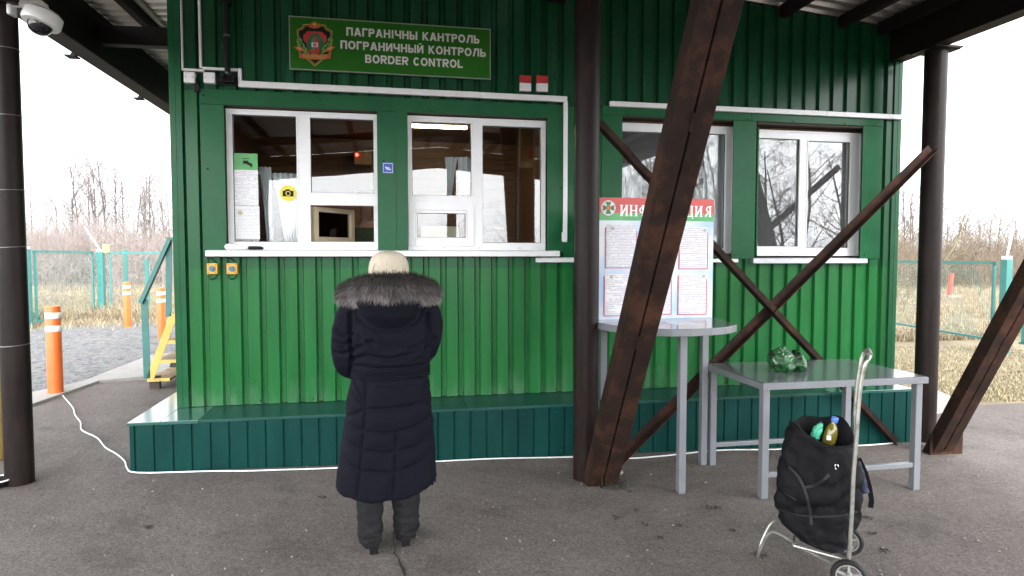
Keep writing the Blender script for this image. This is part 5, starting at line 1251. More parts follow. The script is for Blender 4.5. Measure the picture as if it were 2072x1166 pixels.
# coat: torso, hood bag and sleeves grown together into one quilted shell
def ell(c, rx, ry, n=48, pw=1.0, tiltx=0.0):
    out = []
    for i in range(n):
        t = 2*math.pi*i/n; cs, sn = math.cos(t), math.sin(t)
        out.append((c.x+math.copysign(abs(cs)**pw,cs)*rx, c.y+math.copysign(abs(sn)**pw,sn)*ry, c.z+tiltx*cs))
    return out
rows = [  # photo row, left, right, depth radius, forward offset
 (987,684,880,.215,0,-.02),(974,682,881,.215,0,-.02),(950,684,881,.21,0,-.012),(900,690,880,.205,0,0),(850,697,876,.20,0,0),(800,703,872,.195,0,0),(772,709,868,.187,0,0),(757,713,865,.180,0,0),(745,715,864,.178,0,0),(733,713,866,.185,0,0),
 (705,709,870,.19,.0,0),(675,707,870,.19,.0,0),(650,705,871,.18,.012,0),(625,708,868,.165,.03,0),(607,718,857,.135,.05,0),(592,745,830,.095,.075,0),(575,757,818,.075,.10,0)]
mb = MB(); rings = []
for (py,pl,pr,ry,dy,tz) in rows:
    a, b = WZ(pl,py,dy), WZ(pr,py,dy); rings.append(ell((a+b)/2,(b-a).length/2,ry,pw=.86))
# hem: tilted up to the right as in the photo
rings[0] = [(x,y,z+.055*((x-PC.x)/.25)**2*(1 if x > PC.x else .55)+.012*((x-PC.x)/.25)) for x,y,z in rings[0]]
mb.loft(rings)
for sg, path in ((-1,[((724,617),.03,.080),((709,645),.015,.080),((700,690),-.005,.077),((701,728),.0,.072),((710,742),.07,.066)]),(1,[((852,615),.03,.080),((866,640),.015,.078),((869,672),.01,.074),((864,700),.03,.068),((856,712),.08,.064)])):
    ps = [WZ(q[0],q[1],dy) for q,dy,_ in path]; rr = [r_ for *_,r_ in path]
    ps.append(Vector((PC.x+sg*.15, PY+.20, ps[-1].z+.03))); rr.append(.056); ps.append(Vector((PC.x+sg*.105, PY+.265, ps[-1].z+.035))); rr.append(.048)
    sp = smooth_pts(ps,4); rs2 = list(np.interp(np.linspace(0,len(rr)-1,len(sp)), range(len(rr)), rr)); mb.tube(sp, rs2, 20)
hoodc = WZ(787,611,-.140)
mb.loft([[ (hoodc.x+rx*math.cos(t)*(1), hoodc.y+ry*math.sin(t), hoodc.z+z) for t in [2*math.pi*i/32 for i in range(32)]] for rx, ry, z in ((.02,.015,-.135),(.085,.05,-.120),(.135,.075,-.075),(.165,.085,-.02),(.172,.08,.0),(.15,.065,.03),(.08,.04,.042))])
for x_, n_ in ((hoodc,0),): pass
tmp = mb.build('coat', M['black'], None)
rm = tmp.modifiers.new('r','REMESH'); rm.mode = 'VOXEL'; rm.voxel_size = .0075
sm = tmp.modifiers.new('s','SMOOTH'); sm.iterations = 6; sm.factor = .5
bpy.context.view_layer.update()
cm_ = bpy.data.meshes.new_from_object(tmp.evaluated_get(bpy.context.evaluated_depsgraph_get())); om = tmp.data; bpy.data.objects.remove(tmp); bpy.data.meshes.remove(om); cm_.name = 'coat'
nv = len(cm_.vertices); co = np.zeros(nv*3); cm_.vertices.foreach_get('co',co); co = co.reshape(-1,3); no = np.zeros(nv*3); cm_.vertex_normals.foreach_get('vector',no); no = no.reshape(-1,3)
def seam_dist(px_line, P, dy=-.19):
    q = [W(x,y,PY+dy) for x,y in px_line]; q = np.array([(p.x,p.z) for p in q]); d = np.full(len(P),9.0); XZ = P[:,[0,2]]
    for a, b in zip(q[:-1],q[1:]):
        ab = b-a; t = np.clip(((XZ-a)@ab)/(ab@ab+1e-12),0,1); d = np.minimum(d, np.hypot(*(XZ-(a+t[:,None]*ab)).T))
    return d
back = np.clip(-no[:,1]*2.2+.35,0,1)
quilt = [[(676,858),(696,866),(734,875),(790,877),(840,866),(890,842)],[(676,896),(690,902),(731,912),(780,917),(840,906),(890,880)],[(672,936),(687,941),(728,955),(797,954),(850,940),(892,915)],
         [(738,830),(790,828),(860,818)],[(738,830),(693,856)],[(738,830),(708,795)],[(860,818),(888,840)],[(860,818),(876,798)],
         [(738,760),(738,830),(735,880),(727,960),(722,1005)],[(802,874),(800,930),(796,1000)],[(706,768),(722,790),(738,830)],[(872,768),(866,790),(860,818)]]
soft = [[(708,735),(740,722),(790,728),(840,716),(868,700)],[(712,715),(735,700),(755,690)],[(866,690),(846,704),(830,708)],[(715,680),(740,694),(760,698)],[(708,745),(760,748),(864,744)],[(708,757),(790,762),(866,756)],
        [(706,640),(709,690),(712,735)],[(868,640),(866,690),(862,715)],[(672,700),(690,706),(708,700)],[(674,722),(690,724),(706,716)],[(678,675),(694,684),(708,682)],[(880,690),(872,700),(866,703)]]
disp = np.zeros(nv)
dq = np.full(nv,9.0)
for l in quilt:
    d = seam_dist(l,co); dq = np.minimum(dq,d)
disp += back*(-.0125*np.exp(-(dq/.0075)**2)+.0085*(1-np.exp(-(dq/.05)**2))*(co[:,2]<WZ(787,770).z))
for l in soft:
    d = seam_dist(l,co); disp += back*(-(.020 if l in (soft[6],soft[7]) else .010)*np.exp(-(d/.010)**2)+.005*np.exp(-((d-.022)/.014)**2))
nz = np.array([noise.noise(Vector(p*np.array([9,9,6])))*.006+noise.noise(Vector(p*np.array([26,26,18])))*.0028 for p in co]); disp += nz
dh = np.hypot((co[:,0]-hoodc.x)/.178,(co[:,2]-(hoodc.z-.02))/.125); disp += back*(-.010*np.exp(-((dh-1.02)/.07)**2))*(co[:,2] < hoodc.z+.02)
co2 = co+no*disp[:,None]
co2 -= np.array(visitor.location)
cm_.vertices.foreach_set('co',co2.ravel()); cm_.update()
M['coat'] = mat('navy_padded_cloth',(.0042,.0043,.0088),.8,0,.25,16,bump=.12,bscale=220,spec=.10)
cm_.materials.clear(); cm_.materials.append(M['coat']); cm_.polygons.foreach_set('use_smooth',[True]*len(cm_.polygons))
coat = bpy.data.objects.new('coat',cm_); COL.objects.link(coat); coat.parent = visitor
belt = MB()
zb_ = WZ(787,748).z; a, b = WZ(713,748), WZ(866,748); c = (a+b)/2; rx = (b-a).length/2
for dz in (-.020,-.007,.007,.020):
    belt.tube([(p[0],p[1],zb_+dz+.004*math.sin(i*.5)) for i, p in enumerate(ell(c,rx+.004,.184,pw=.86))], .0075, 6, closed=True)
belt.build('waistband', M['coat'], visitor, smooth=True)

# fur trim: thousands of tapering hairs on a crescent round the back of the hood
path = [WZ(703,593,.02),WZ(718,588,-.05),WZ(745,581,-.14),WZ(787,580,-.195),WZ(830,579,-.15),WZ(857,584,-.06),WZ(870,590,.01),WZ(862,582,.10),WZ(715,582,.10)]
fp = smooth_pts(path[:7],10); core = MB(); core.tube(fp, [.040+.018*math.sin(math.pi*i/(len(fp)-1))**.5 for i in range(len(fp))], 16); core.build('fur_lining', plain('fur_base',(.012,.010,.010),.9), visitor, smooth=True)
rg = random.Random(11); fur = MB(); tone = []
cen = Vector((PC.x,PY+.05,fp[0].z))
for k in range(15000):
    i = rg.random()*(len(fp)-1.001); i0 = int(i); p = fp[i0].lerp(fp[i0+1], i-i0); d = (fp[i0+1]-fp[i0]).normalized()
    out = Vector((p.x-cen.x, p.y-cen.y, 0)).normalized(); a = rg.uniform(-2.3,2.1)
    e = .040+.018*math.sin(math.pi*i/(len(fp)-1))**.5
    n_ = (out*math.cos(a)+Vector((0,0,1))*math.sin(a)).normalized(); base = p+n_*e*.9
    dr = (n_*.75+out*.25+Vector((0,0,-.55))+d*rg.gauss(0,.28)+Vector((rg.gauss(0,.2),rg.gauss(0,.2),rg.gauss(0,.2)))).normalized(); L_ = rg.uniform(.024,.058)
    sd = dr.cross(n_); sd = sd.normalized()*.0012 if sd.length > 1e-3 else Vector((.0012,0,0))
    mid = base+dr*L_*.5+n_*.004; tip = base+dr*L_+Vector((0,0,-.008))
    b0 = len(fur.v); fur.v += [tuple(base-sd),tuple(base+sd),tuple(mid-sd*.8),tuple(mid+sd*.8),tuple(tip)]; fur.f += [(b0,b0+1,b0+3,b0+2),(b0+2,b0+3,b0+4)]
    frost = (.25+.75*rg.random())*(1 if a < -.45 else (.55 if a < .3 else .22))*(.75+.5*noise.noise(Vector((base.x*22,base.y*22,base.z*9))))
    tone += [.0,.0,.25*frost,.25*frost,frost]
fur.tone = tone; fur.build('fur_trim', attr_mat('silver_fox_fur',(.017,.0115,.0100),(.66,.60,.58),rough=.8), visitor, fix=False)

# hat, knitted cream cap with a seam ring and a small stitched mark
hc = WZ(787,548,.125); hr = (WZ(828,548,.125).x-WZ(746,548,.125).x)/2; top = WZ(787,508,.11).z
M['hat'] = mat('cream_wool',(.50,.44,.34),.9,0,.10,40,bump=.5,bscale=120)
def hring(r_, z, dy=0, n=36): return [(hc.x+r_*math.cos(t)+.002*math.sin(7*t), hc.y+dy+r_*1.12*math.sin(t), z) for t in [2*math.pi*i/n for i in range(n)]]
H = top-hc.z; prof = [(.97,-.75),(1.0,-.35),(1.0,.0),(.985,.22),(.94,.44),(.86,.63),(.74,.78),(.58,.89),(.38,.96),(.12,1.0)]
mb = MB(); mb.loft([hring(hr*r_, hc.z+H*z, -.02*max(0,z)) for r_, z in prof]); mb.build('hat', M['hat'], visitor, smooth=True, angle=70)
mb = MB(); mb.tube([(hc.x+hr*.80*math.cos(t), hc.y-.012-hr*1.13*math.sqrt(max(.02,1-(.80*math.cos(t))**2-(.74*math.sin(t))**2)), hc.z-.012+H*.80*math.sin(t)) for t in [math.pi*i/30 for i in range(31)]], .0032, 6); mb.build('hat_seam', mat('cream_piping',(.46,.40,.30),.9), visitor, smooth=True)
mb = MB(); rgm = random.Random(4); yy = hc.y-hr*1.14-.002
for k in range(9):
    x = hc.x-.005+rgm.uniform(-.02,.03); z = hc.z+H*rgm.uniform(-.25,.05); mb.tube([(x,yy+.004,z),(x+.006,yy+.0035,z+.010)], .0014, 5)
mb.build('stitched_mark', plain('mark_grey',(.22,.2,.18)), visitor)
mb = MB(); mb.tube([(p[0],p[1],p[2]) for p in hring(hr*.95, hc.z-H*.72)], .012, 8, closed=True); mb.build('hair', mat('brown_hair',(.06,.04,.025),.7,0,.4,60), visitor, smooth=True)

# trousers and boots
M['trouser'] = mat('grey_trouser',(.0175,.0168,.0185),.95,0,.25,18,bump=.3,bscale=90,spec=.08)
def legloft(pxl, gy, name):
    mb = MB(); rings = []; n_ = len(pxl); pxl = [tuple(np.interp(t, range(n_), [r_[k] for r_ in pxl]) for k in range(4)) for t in np.linspace(0, n_-1, 60)]
    for j, (py,pl,pr,dy) in enumerate(pxl):
        a, b = W(pl,py,gy+dy), W(pr,py,gy+dy); c = (a+b)/2; rx = (b-a).length/2*1.06; wk = min(1,max(0,(j-24)/20)); ph_ = gy*40
        rx += wk*(.0045*math.sin(j*.85+ph_)+.003*math.sin(j*1.9+ph_))
        rings.append([(x+.008*noise.noise(Vector((x*22,y*22,j*.22))), y+.010*noise.noise(Vector((x*25,j*.3,y*9))), z+.009*noise.noise(Vector((x*20,y*20,j*.3)))*(.4+1.2*wk)) for x,y,z in ell(c,rx,rx*1.18,28)])
    mb.loft(rings); o = mb.build(name, M['trouser'], visitor, smooth=True, angle=80); sb = o.modifiers.new('s','SUBSURF'); sb.levels = 1; sb.render_levels = 1; return o
legloft([(960,718,786,.03),(1000,722,777,.03),(1020,723,775,.03),(1040,724,773,.03),(1056,725,772,.03),(1066,724,775,.03),(1072,727,771,.03),(1078,724,774,.03),(1086,728,770,.03),(1094,729,770,.03),(1101,731,769,.035)], gL.y+.03, 'trouser_leg')
legloft([(950,790,850,.03),(1000,791,848,.03),(1020,794,847,.03),(1036,798,846,.03),(1046,796,848,.03),(1052,800,845,.03),(1058,796,846,.03),(1068,799,843,.03),(1078,801,840,.03),(1085,803,838,.035)], gR.y+.03, 'trouser_leg')
M['boot'] = mat('black_leather',(.006,.006,.006),.35,0,.3,25,bump=.08,bscale=60)
for g_, sg in ((gL,-1),(gR,1)):
    z0 = gz(g_.x,g_.y)+.002; x, y = g_.x, g_.y; toe = .06*sg
    mb = MB(); rings = []
    for t, wd, hb_, ht in ((0,.030,.050,.135),(.04,.033,.050,.145),(.08,.033,.040,.150),(.12,.034,.018,.115),(.17,.042,.006,.085),(.21,.041,.006,.066),(.245,.028,.008,.045)):
        cx_ = x+toe*(t/.245); rings.append([(cx_+wd*math.cos(a), y-.005+t, z0+hb_+(ht-hb_)*(.5+.5*math.sin(a))) for a in [2*math.pi*i/20 for i in range(20)]])
    mb.loft(rings); mb.tube([(x,y+.055,z0+.11),(x,y+.055,z0+.20)],[.040,.045],16)
    bo = mb.build('boot', M['boot'], visitor, smooth=True)
    mb = MB(); mb.loft([[(x+wx*cx_,y+.022+wy*cy_,z) for cx_,cy_ in ((-1,-1),(1,-1),(1,1),(-1,1))] for wx,wy,z in ((.023,.024,z0),(.024,.026,z0+.02),(.029,.032,z0+.055))]); mb.build('heel', M['black'], bo, bevel=.004)

# officer standing behind the open hatch, only the dark uniform shows
oc = W(742,460,.75)
off = empty('person', (oc.x,.95,ZB+.02), 'officer in dark green uniform standing in the dim room behind the open hatch', 'person')
sz = ZB+1.06
J = [Vector((oc.x,1.0,sz)),Vector((oc.x,1.0,sz+.2)),Vector((oc.x,.98,sz+.40)),Vector((oc.x,.97,sz+.52)),Vector((oc.x,.95,sz+.62)),Vector((oc.x,.93,sz+.72))]
E_ = [(i,i+1) for i in range(5)]; Rd = [.12,.11,.11,.045,.085,.08]
for sg in (-1,1):
    i0 = len(J); J += [Vector((oc.x+sg*.19,.97,sz+.42)),Vector((oc.x+sg*.24,.82,sz+.20)),Vector((oc.x+sg*.12,.66,1.58))]; E_ += [(2,i0),(i0,i0+1),(i0+1,i0+2)]; Rd += [.05,.045,.033]
    add_hand(J,E_,Rd,i0+2,(-sg*.4,-.9,0),(-sg*.9,.3,.2),(0,0,-1))
    i0 = len(J); J += [Vector((oc.x+sg*.10,1.0,sz-.08)),Vector((oc.x+sg*.12,.98,ZB+.52)),Vector((oc.x+sg*.12,1.02,ZB+.12)),Vector((oc.x+sg*.14,.88,ZB+.06))]; E_ += [(0,i0),(i0,i0+1),(i0+1,i0+2),(i0+2,i0+3)]; Rd += [.09,.07,.045,.04]
skin_body('body',J,E_,Rd,0,M['skin'],off)
mb = MB(); mb.loft([ell(Vector((oc.x,1.0-.02*k,sz-.06+.1*k)),.20+.02*min(k,4)-(.06 if k > 4 else 0),.17-.01*k,32) for k in range(6)])
for sg in (-1,1): mb.tube(smooth_pts([(oc.x+sg*.18,.97,sz+.42),(oc.x+sg*.25,.84,sz+.20),(oc.x+sg*.13,.70,1.575)]), .075, 14)
mb.build('jacket', mat('olive_uniform',(.045,.060,.030),.85,0,.3,14), off, smooth=True)
mb = MB(); hz_ = sz+.69; mb.loft([[(oc.x+r_*math.cos(t), .94+r_*1.1*math.sin(t), hz_+z) for t in [2*math.pi*i/24 for i in range(24)]] for r_, z in ((.095,0),(.10,.06),(.14,.10),(.13,.125),(.05,.13))]); mb.build('cap', M['fabricdark'], off, smooth=True)
mb = MB()
for sg in (-1,1): mb.tube(smooth_pts([(oc.x+sg*.10,1.0,sz-.0),(oc.x+sg*.12,.98,ZB+.52),(oc.x+sg*.12,1.02,ZB+.04)]), .085, 14)
mb.build('trousers', M['fabricdark'], off, smooth=True)

# ------------------------------------------------------------------ bollards
M['orange'] = mat('orange_plastic',(.62,.125,.02),.4,0,.12,8,spots=(.38,.10,.03),spot_scale=9,spot_lo=.6,spot_hi=.8)
M['reflect'] = plain('white_reflective_band',(.80,.80,.78),.3)
def bollard(loc, h, label, r=.078):
    o = empty('bollard', loc, label, 'bollard', 'orange bollards with white bands on the gravel'); z = loc[2]; x, y = loc[0], loc[1]
    mb = MB(); mb.loft(lathe([(r*1.12,0),(r*1.12,.012),(r,.02),(r,h-.012),(r*.94,h),(.01,h+.004)],(x,y,z))); mb.build('post', M['orange'], o, smooth=True)
    for zz in (h*.72,h*.865):
        mb = MB(); mb.loft(lathe([(r+.0008,0),(r+.0025,.004),(r+.0025,h*.062),(r+.0008,h*.066)],(x,y,z+zz))); mb.build('reflective_band', M['reflect'], o, smooth=True)
    return o
bollard(G(113,800), 1.03, 'nearest orange bollard, beside the column at the gravel edge')
bollard(G(258,662), 1.02, 'farthest orange bollard, standing in front of the wire gate')
bollard(G(328,684), .98, 'orange bollard partly hidden behind the yellow steps')

# ------------------------------------------------------------------ yellow steps with teal handrail at the cabin's left side
SY0, SY1 = 2.72, 3.55
g_ = G(306,772); stp = empty('entrance_steps', (g_.x+.2,SY0+.4,0), 'steep yellow metal steps with teal handrail at the left side of the cabin', 'steps')
M['yell'] = mat('worn_yellow_paint',(.62,.42,.10),.5,0,.15,5,spots=(.20,.13,.07),spot_scale=7,spot_lo=.58,spot_hi=.75)
M['tread'] = mat('worn_tread',(.30,.20,.09),.7,0,.35,5,spots=(.08,.06,.045),spot_scale=6,spot_lo=.5,spot_hi=.7)
M['teal'] = mat('teal_rail_paint',(.04,.16,.14),.4,0,.15,7,spots=(.10,.15,.12),spot_scale=11,spot_lo=.62,spot_hi=.78)
sa_, sb_ = W(303,768,SY0), W(352,636,SY0)
for y in (SY0,SY1):
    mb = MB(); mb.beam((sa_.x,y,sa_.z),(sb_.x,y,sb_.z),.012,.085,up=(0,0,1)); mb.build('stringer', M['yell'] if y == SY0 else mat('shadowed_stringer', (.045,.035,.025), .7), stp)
for k, py in enumerate((766,729,690,652)):
    zt_ = W(330,py,SY0).z; x = sa_.x+(sb_.x-sa_.x)*(zt_-sa_.z)/(sb_.z-sa_.z)
    mb = MB(); mb.box(x-.03,XL-.05 if k == 3 else x+.22,SY0+.007,SY1-.007,zt_-.028,zt_); t_ = mb.build('tread', M['tread'], stp)
    mb = MB(); mb.box(x-.033,XL-.05 if k == 3 else x+.22,SY0-.004,SY0+.006,zt_-.034,zt_+.003); mb.build('edge', M['yell'], t_)
p1, p2 = W(298,766,SY0), W(292,606,SY0); q1, q2 = W(341,640,SY0), W(342,486,SY0); ra, rb = W(286,613,SY0), W(345,483,SY0)
mb = MB(); mb.beam(p1,p2,.075,.012,up=(0,1,0)); mb.build('rail_post', M['teal'], stp)
mb = MB(); mb.beam(q1,q2,.065,.012,up=(0,1,0)); mb.build('rail_post', M['teal'], stp)
mb = MB(); mb.beam(ra+Vector((0,-.012,0)),rb+Vector((0,-.012,0)),.07,.05,up=(0,0,1)); mb.beam(rb+Vector((-.03,-.01,-.01)),(XL-.02,SY0-.01,rb.z-.01),.05,.05); mb.build('handrail', M['teal'], stp, bevel=.004)
mb = MB(); f0 = W(316,770,SY0+.1); mb.box(f0.x-.06,f0.x+.05,SY0+.05,SY0+.12,gz(-2.8,2.8),f0.z+.06); mb.box(f0.x+.35,f0.x+.45,SY0+.4,SY0+.5,0,W(330,690,SY0).z-.03); mb.build('support', mat('brown_support',(.05,.035,.025),.7), stp)
for sy_, lab in ((2.3,''),):
    mb = MB(); mb.box(XL-.06,XL-.001,sy_,sy_+.1,1.42,1.56); mb.tube([(XL-.07,sy_+.05,1.36),(XL-.05,sy_+.05,1.42)],.03,10); o = mb.build('wall_lamp', M['black'], None, bevel=.006); tag(origin_thing(o,(XL,sy_+.05,1.4)), 'small black fitting on the cabin side by the handrail', 'lamp')

# ------------------------------------------------------------------ teal wire fence
M['fence'] = mat('teal_fence_paint',(.036,.19,.172),.45,0,.2,5,spots=(.015,.085,.07),spot_scale=5,spot_lo=.55,spot_hi=.7)
M['wire'] = plain('fence_wire',(.11,.20,.17),.5)
M['wpost'] = plain('white_arm',(.72,.72,.70),.5)
def fence_panel(a, b, z0, z1, label, posts=(), drop=.13, arms=(), two=True):
    a = Vector((a[0],a[1],0)); b = Vector((b[0],b[1],0)); d = (b-a); L_ = d.length; d.normalize()
    o = empty('wire_fence', ((a.x+b.x)/2,(a.y+b.y)/2,gz(a.x,a.y)), label, 'fence', 'teal wire fence panels round the yard')
    P_ = lambda t, z: a+d*t+Vector((0,0,z))
    mb = MB(); mb.beam(P_(0,z1),P_(L_,z1),.04,.05); mb.beam(P_(0,z0+drop),P_(L_,z0+drop),.04,.04); mb.beam(P_(.06,z0+drop),P_(.06,z1),.04,.05,up=tuple(d)); mb.beam(P_(L_-.06,z0+drop),P_(L_-.06,z1),.04,.05,up=tuple(d)); mb.build('frame', M['fence'], o)
    mb = MB(); t = .11
    while t < L_-.1: mb.beam(P_(t,z0+drop),P_(t,z1),.0035,.0035,up=tuple(d)); t += .055
    z = z0+drop+.1
    while z < z1: mb.beam(P_(.06,z),P_(L_-.06,z),.0035,.0035); z += .18
    mb.build('wire_mesh', M['wire'], o)
    return o
def fence_post(par, p, z1, s, arm=None, cap=None):
    mb = MB(); mb.box(p[0]-s/2,p[0]+s/2,p[1]-s/2,p[1]+s/2,gz(p[0],p[1])-.1,z1); o = mb.build('post', M['fence'], par, bevel=.006)
    if arm: mb = MB(); mb.box(p[0]-s/2+.01,p[0]+s/2-.01,p[1]-s/2+.01,p[1]+s/2-.01,z1+.001,z1+.06); mb.beam((p[0],p[1],z1+.045),Vector((p[0],p[1],z1+.045))+Vector(arm),.03,.03); mb.build('barbed_arm', M['wpost'], o)
    if cap: mb = MB(); mb.box(p[0]+s*.6,p[0]+s*1.3,p[1]-s/2,p[1]+s/2,z1-.02,z1+.2); mb.build('yellow_cap', plain('yellow_marker',(.6,.5,.15)), o)
    return o
L1 = G(57,664); L2 = G(207,641); zf1, zf2 = W(57,507,L1.y).z, W(207,512,L2.y).z
fa = fence_panel((L1.x+.1,L1.y+.1),(L2.x-.12,L2.y-.12), .0, (zf1+zf2)/2, 'left teal wire fence panel between two white armed posts beside the column')
fence_post(fa, (L1.x,L1.y), zf1+.03, .15, (-.35,.25,.42)); fence_post(fa, (L2.x,L2.y), zf2+.03, .15, (-.40,.1,.62), True)
b0 = Vector((-4.0,14.2,0)); fb = fence_panel((L2.x+.15,L2.y+.03),(b0.x,b0.y), .0, zf2, 'teal wire fence panel with two dark stakes behind the far orange bollards')
for px, zz in ((254,zf2+.1),(297,zf2-.15)):
    p = W(px,600,13.9); fence_post(fb, (p.x,13.95), zz, .09)
Rp = G(2030,716); zr = W(2030,532,Rp.y).z
Rb = hit(1800,529,2,zr); dr_ = Vector((Rb.x-Rp.x,Rb.y-Rp.y,0)).normalized()
e1 = Vector((Rp.x,Rp.y,0))+dr_*.22; fr_ = fence_panel((e1.x,e1.y),(Rb.x,Rb.y),gz(10,5),zr,'teal wire fence panel with a white armed post before the dry right field',drop=.22)
fence_post(fr_, (Rp.x,Rp.y), zr+.06, .13, (.35,.2,.55))
e2 = Vector((Rp.x,Rp.y,0))+Vector((.10,-.20,0)); fence_panel((e2.x,e2.y),(e2.x+.9,e2.y-2.6),gz(10,5),zr,'teal wire fence panel at the right edge of the yard',drop=.22)
rpz = hit(1920,602,2,-.15); rp = empty('marker_post', (rpz.x,rpz.y,-.15), 'red marker post standing in the dry field beyond the right fence', 'post')
rh = W(1926,553,rpz.y).z; mb = MB(); mb.tube([(rpz.x,rpz.y,-.15),(rpz.x+.1,rpz.y,rh)], .095, 12); mb.build('post', plain('red_post',(.50,.06,.04),.5), rp, smooth=True)
mb = MB(); mb.box(rpz.x-.3,rpz.x+.3,rpz.y-.3,rpz.y+.3,-.16,-.05); mb.build('base', M['concrete'], rp)

# ------------------------------------------------------------------ bare trees, shrubs, dry grass
def grow(rg, h, spread=.5, depth=3, trunk_r=.07, lean=0.0, nbr=9, upward=.75, first=.3, twig=.006, jit=.10, bl=1.0):
    """returns (trunk MB, twig MB) of a bare tree at the origin"""
    tr, tw = MB(), MB()
    def branch(p, d, L_, r_, lev):
        n = 5 if lev < 2 else 3; pts = [p.copy()]; rr = [r_]; dd = d.copy()
        for i in range(n):
            dd = (dd+Vector((rg.gauss(0,jit+.09*lev),rg.gauss(0,jit+.09*lev),rg.gauss(0,.05)+.07*upward*(lev > 0)))).normalized(); p = p+dd*L_/n; pts.append(p.copy()); rr.append(max(twig*.5,r_*(1-(.72 if lev == 0 else .85)*(i+1)/n)))
        (tr if lev < 2 else tw).tube(pts, rr, 6 if lev == 0 else (4 if lev == 1 else 3), cap=False)
        if lev >= depth: return
        k = nbr if lev == 0 else (6 if lev == 1 else 4)
        for j in range(k):
            t = first+(1-first)*(j+rg.random())/k if lev == 0 else .2+.8*(j+rg.random())/k
            i = min(int(t*n),n-1); q = pts[i].lerp(pts[i+1],t*n-i); base = (pts[i+1]-pts[i]).normalized()
            a = rg.uniform(0,6.283); side = base.cross(Vector((math.cos(a),math.sin(a),.3))).normalized()
            nd = (base*upward+side*spread+Vector((0,0,.15))).normalized()
            branch(q, nd, L_*bl*(.34+.22*rg.random())*(1.15-t*.55 if lev == 0 else .9), max(twig, rr[i]*.5), lev+1)
    branch(Vector((0,0,0)), Vector((lean,lean*.3,1)).normalized(), h, trunk_r, 0)
    return tr, tw
M['bark'] = mat('grey_bark',(.085,.075,.070),.9,0,.35,8); M['twig'] = mat('brown_twig',(.21,.18,.172),.9,0,.3,5)
M['willow'] = mat('willow_bark',(.15,.125,.065),.9,0,.3,6); M['redtwig'] = mat('red_brown_twig',(.245,.208,.192),.9,0,.3,3); M['paletwig'] = mat('pale_straw_twig',(.175,.138,.10),.9,0,.25,3)
protos = {}
def proto(key, m1, m2, seed, **kw):
    tr, tw = grow(random.Random(seed), **kw); a = tr.build('trunk', m1, None, fix=False); b = tw.build('crown', m2, None, fix=False)
    protos[key] = (a.data, b.data); bpy.data.objects.remove(a); bpy.data.objects.remove(b)
for k in range(4): proto(('tall',k), M['bark'], M['twig'], 20+k, h=8.5, spread=.8, depth=3, trunk_r=.10, nbr=26, upward=.95, first=.16, twig=.016, jit=.025, bl=.66, lean=.03*(k-1.5))
for k in range(3): proto(('round',k), M['bark'], M['twig'], 40+k, h=6.5, spread=.95, depth=3, trunk_r=.12, nbr=14, upward=.55, first=.15, twig=.016, lean=.05)
for k in range(3): proto(('back',k), M['bark'], M['bark'], 90+k, h=6.5, spread=1.0, depth=4, trunk_r=.10, nbr=13, upward=.55, first=.12, twig=.006, lean=.04*(k-1), jit=.06)
for k in range(3): proto(('shrub',k), M['redtwig'], M['redtwig'], 60+k, h=1.7, spread=1.5, depth=3, trunk_r=.02, nbr=16, upward=.6, first=.0, twig=.006)
for k in range(2): proto(('pale',k), M['willow'], M['paletwig'], 70+k, h=4.4, spread=.9, depth=3, trunk_r=.06, nbr=16, upward=.6, first=.05, twig=.014, lean=.06)
proto(('leaning',0), M['willow'], M['paletwig'], 81, h=6.5, spread=.7, depth=3, trunk_r=.11, nbr=12, upward=.6, first=.2, twig=.018, lean=1.9)
def tree(key, x, y, s, rz, label, name='bare_tree', cat='tree', group=None, zs=None):
    o = bpy.data.objects.new(name, None); COL.objects.link(o); o.location = (x,y,gz(x,y)-.05); o.rotation_euler.z = rz; o.scale = (s,s,zs or s)
    tag(o, label, cat, group)
    for nm, d in zip(('trunk','crown'), protos[key]):
        c = bpy.data.objects.new(nm, d); COL.objects.link(c); c.parent = o
    return o
rt = random.Random(5)
gl_ = 'bare alder trees beyond the left fence'
# left stand: photo column, photo row of the top, distance
left = [(64,395,52),(92,418,46),(118,410,50),(143,352,55),(162,346,52),(180,360,55),(190,352,50),(200,366,58),(222,335,50),(233,345,56),(249,372,52),(268,400,48),(288,360,55),(300,375,62),(309,368,50),(325,395,54),(337,405,50),(346,398,58)]
names_l = ['slender','thin forked','short','tall leaning','tall straight','narrow','dense topped','crooked','tallest','tall twin','spindly','low','broad crowned','far pale','dark stemmed','small','upright','half hidden']
for i, (px, pyt, d) in enumerate(left):
    p = W(px,518,d-5.6); h = W(px,pyt,d-5.6).z+.4
    k = ('tall',i % 4); s = h/8.5
    tree(k, p.x, p.y, s, rt.uniform(0,6.28), f'{names_l[i]} bare tree {"beyond the left fence" if i % 2 else "in the grey stand left of the cabin"}', group=gl_)
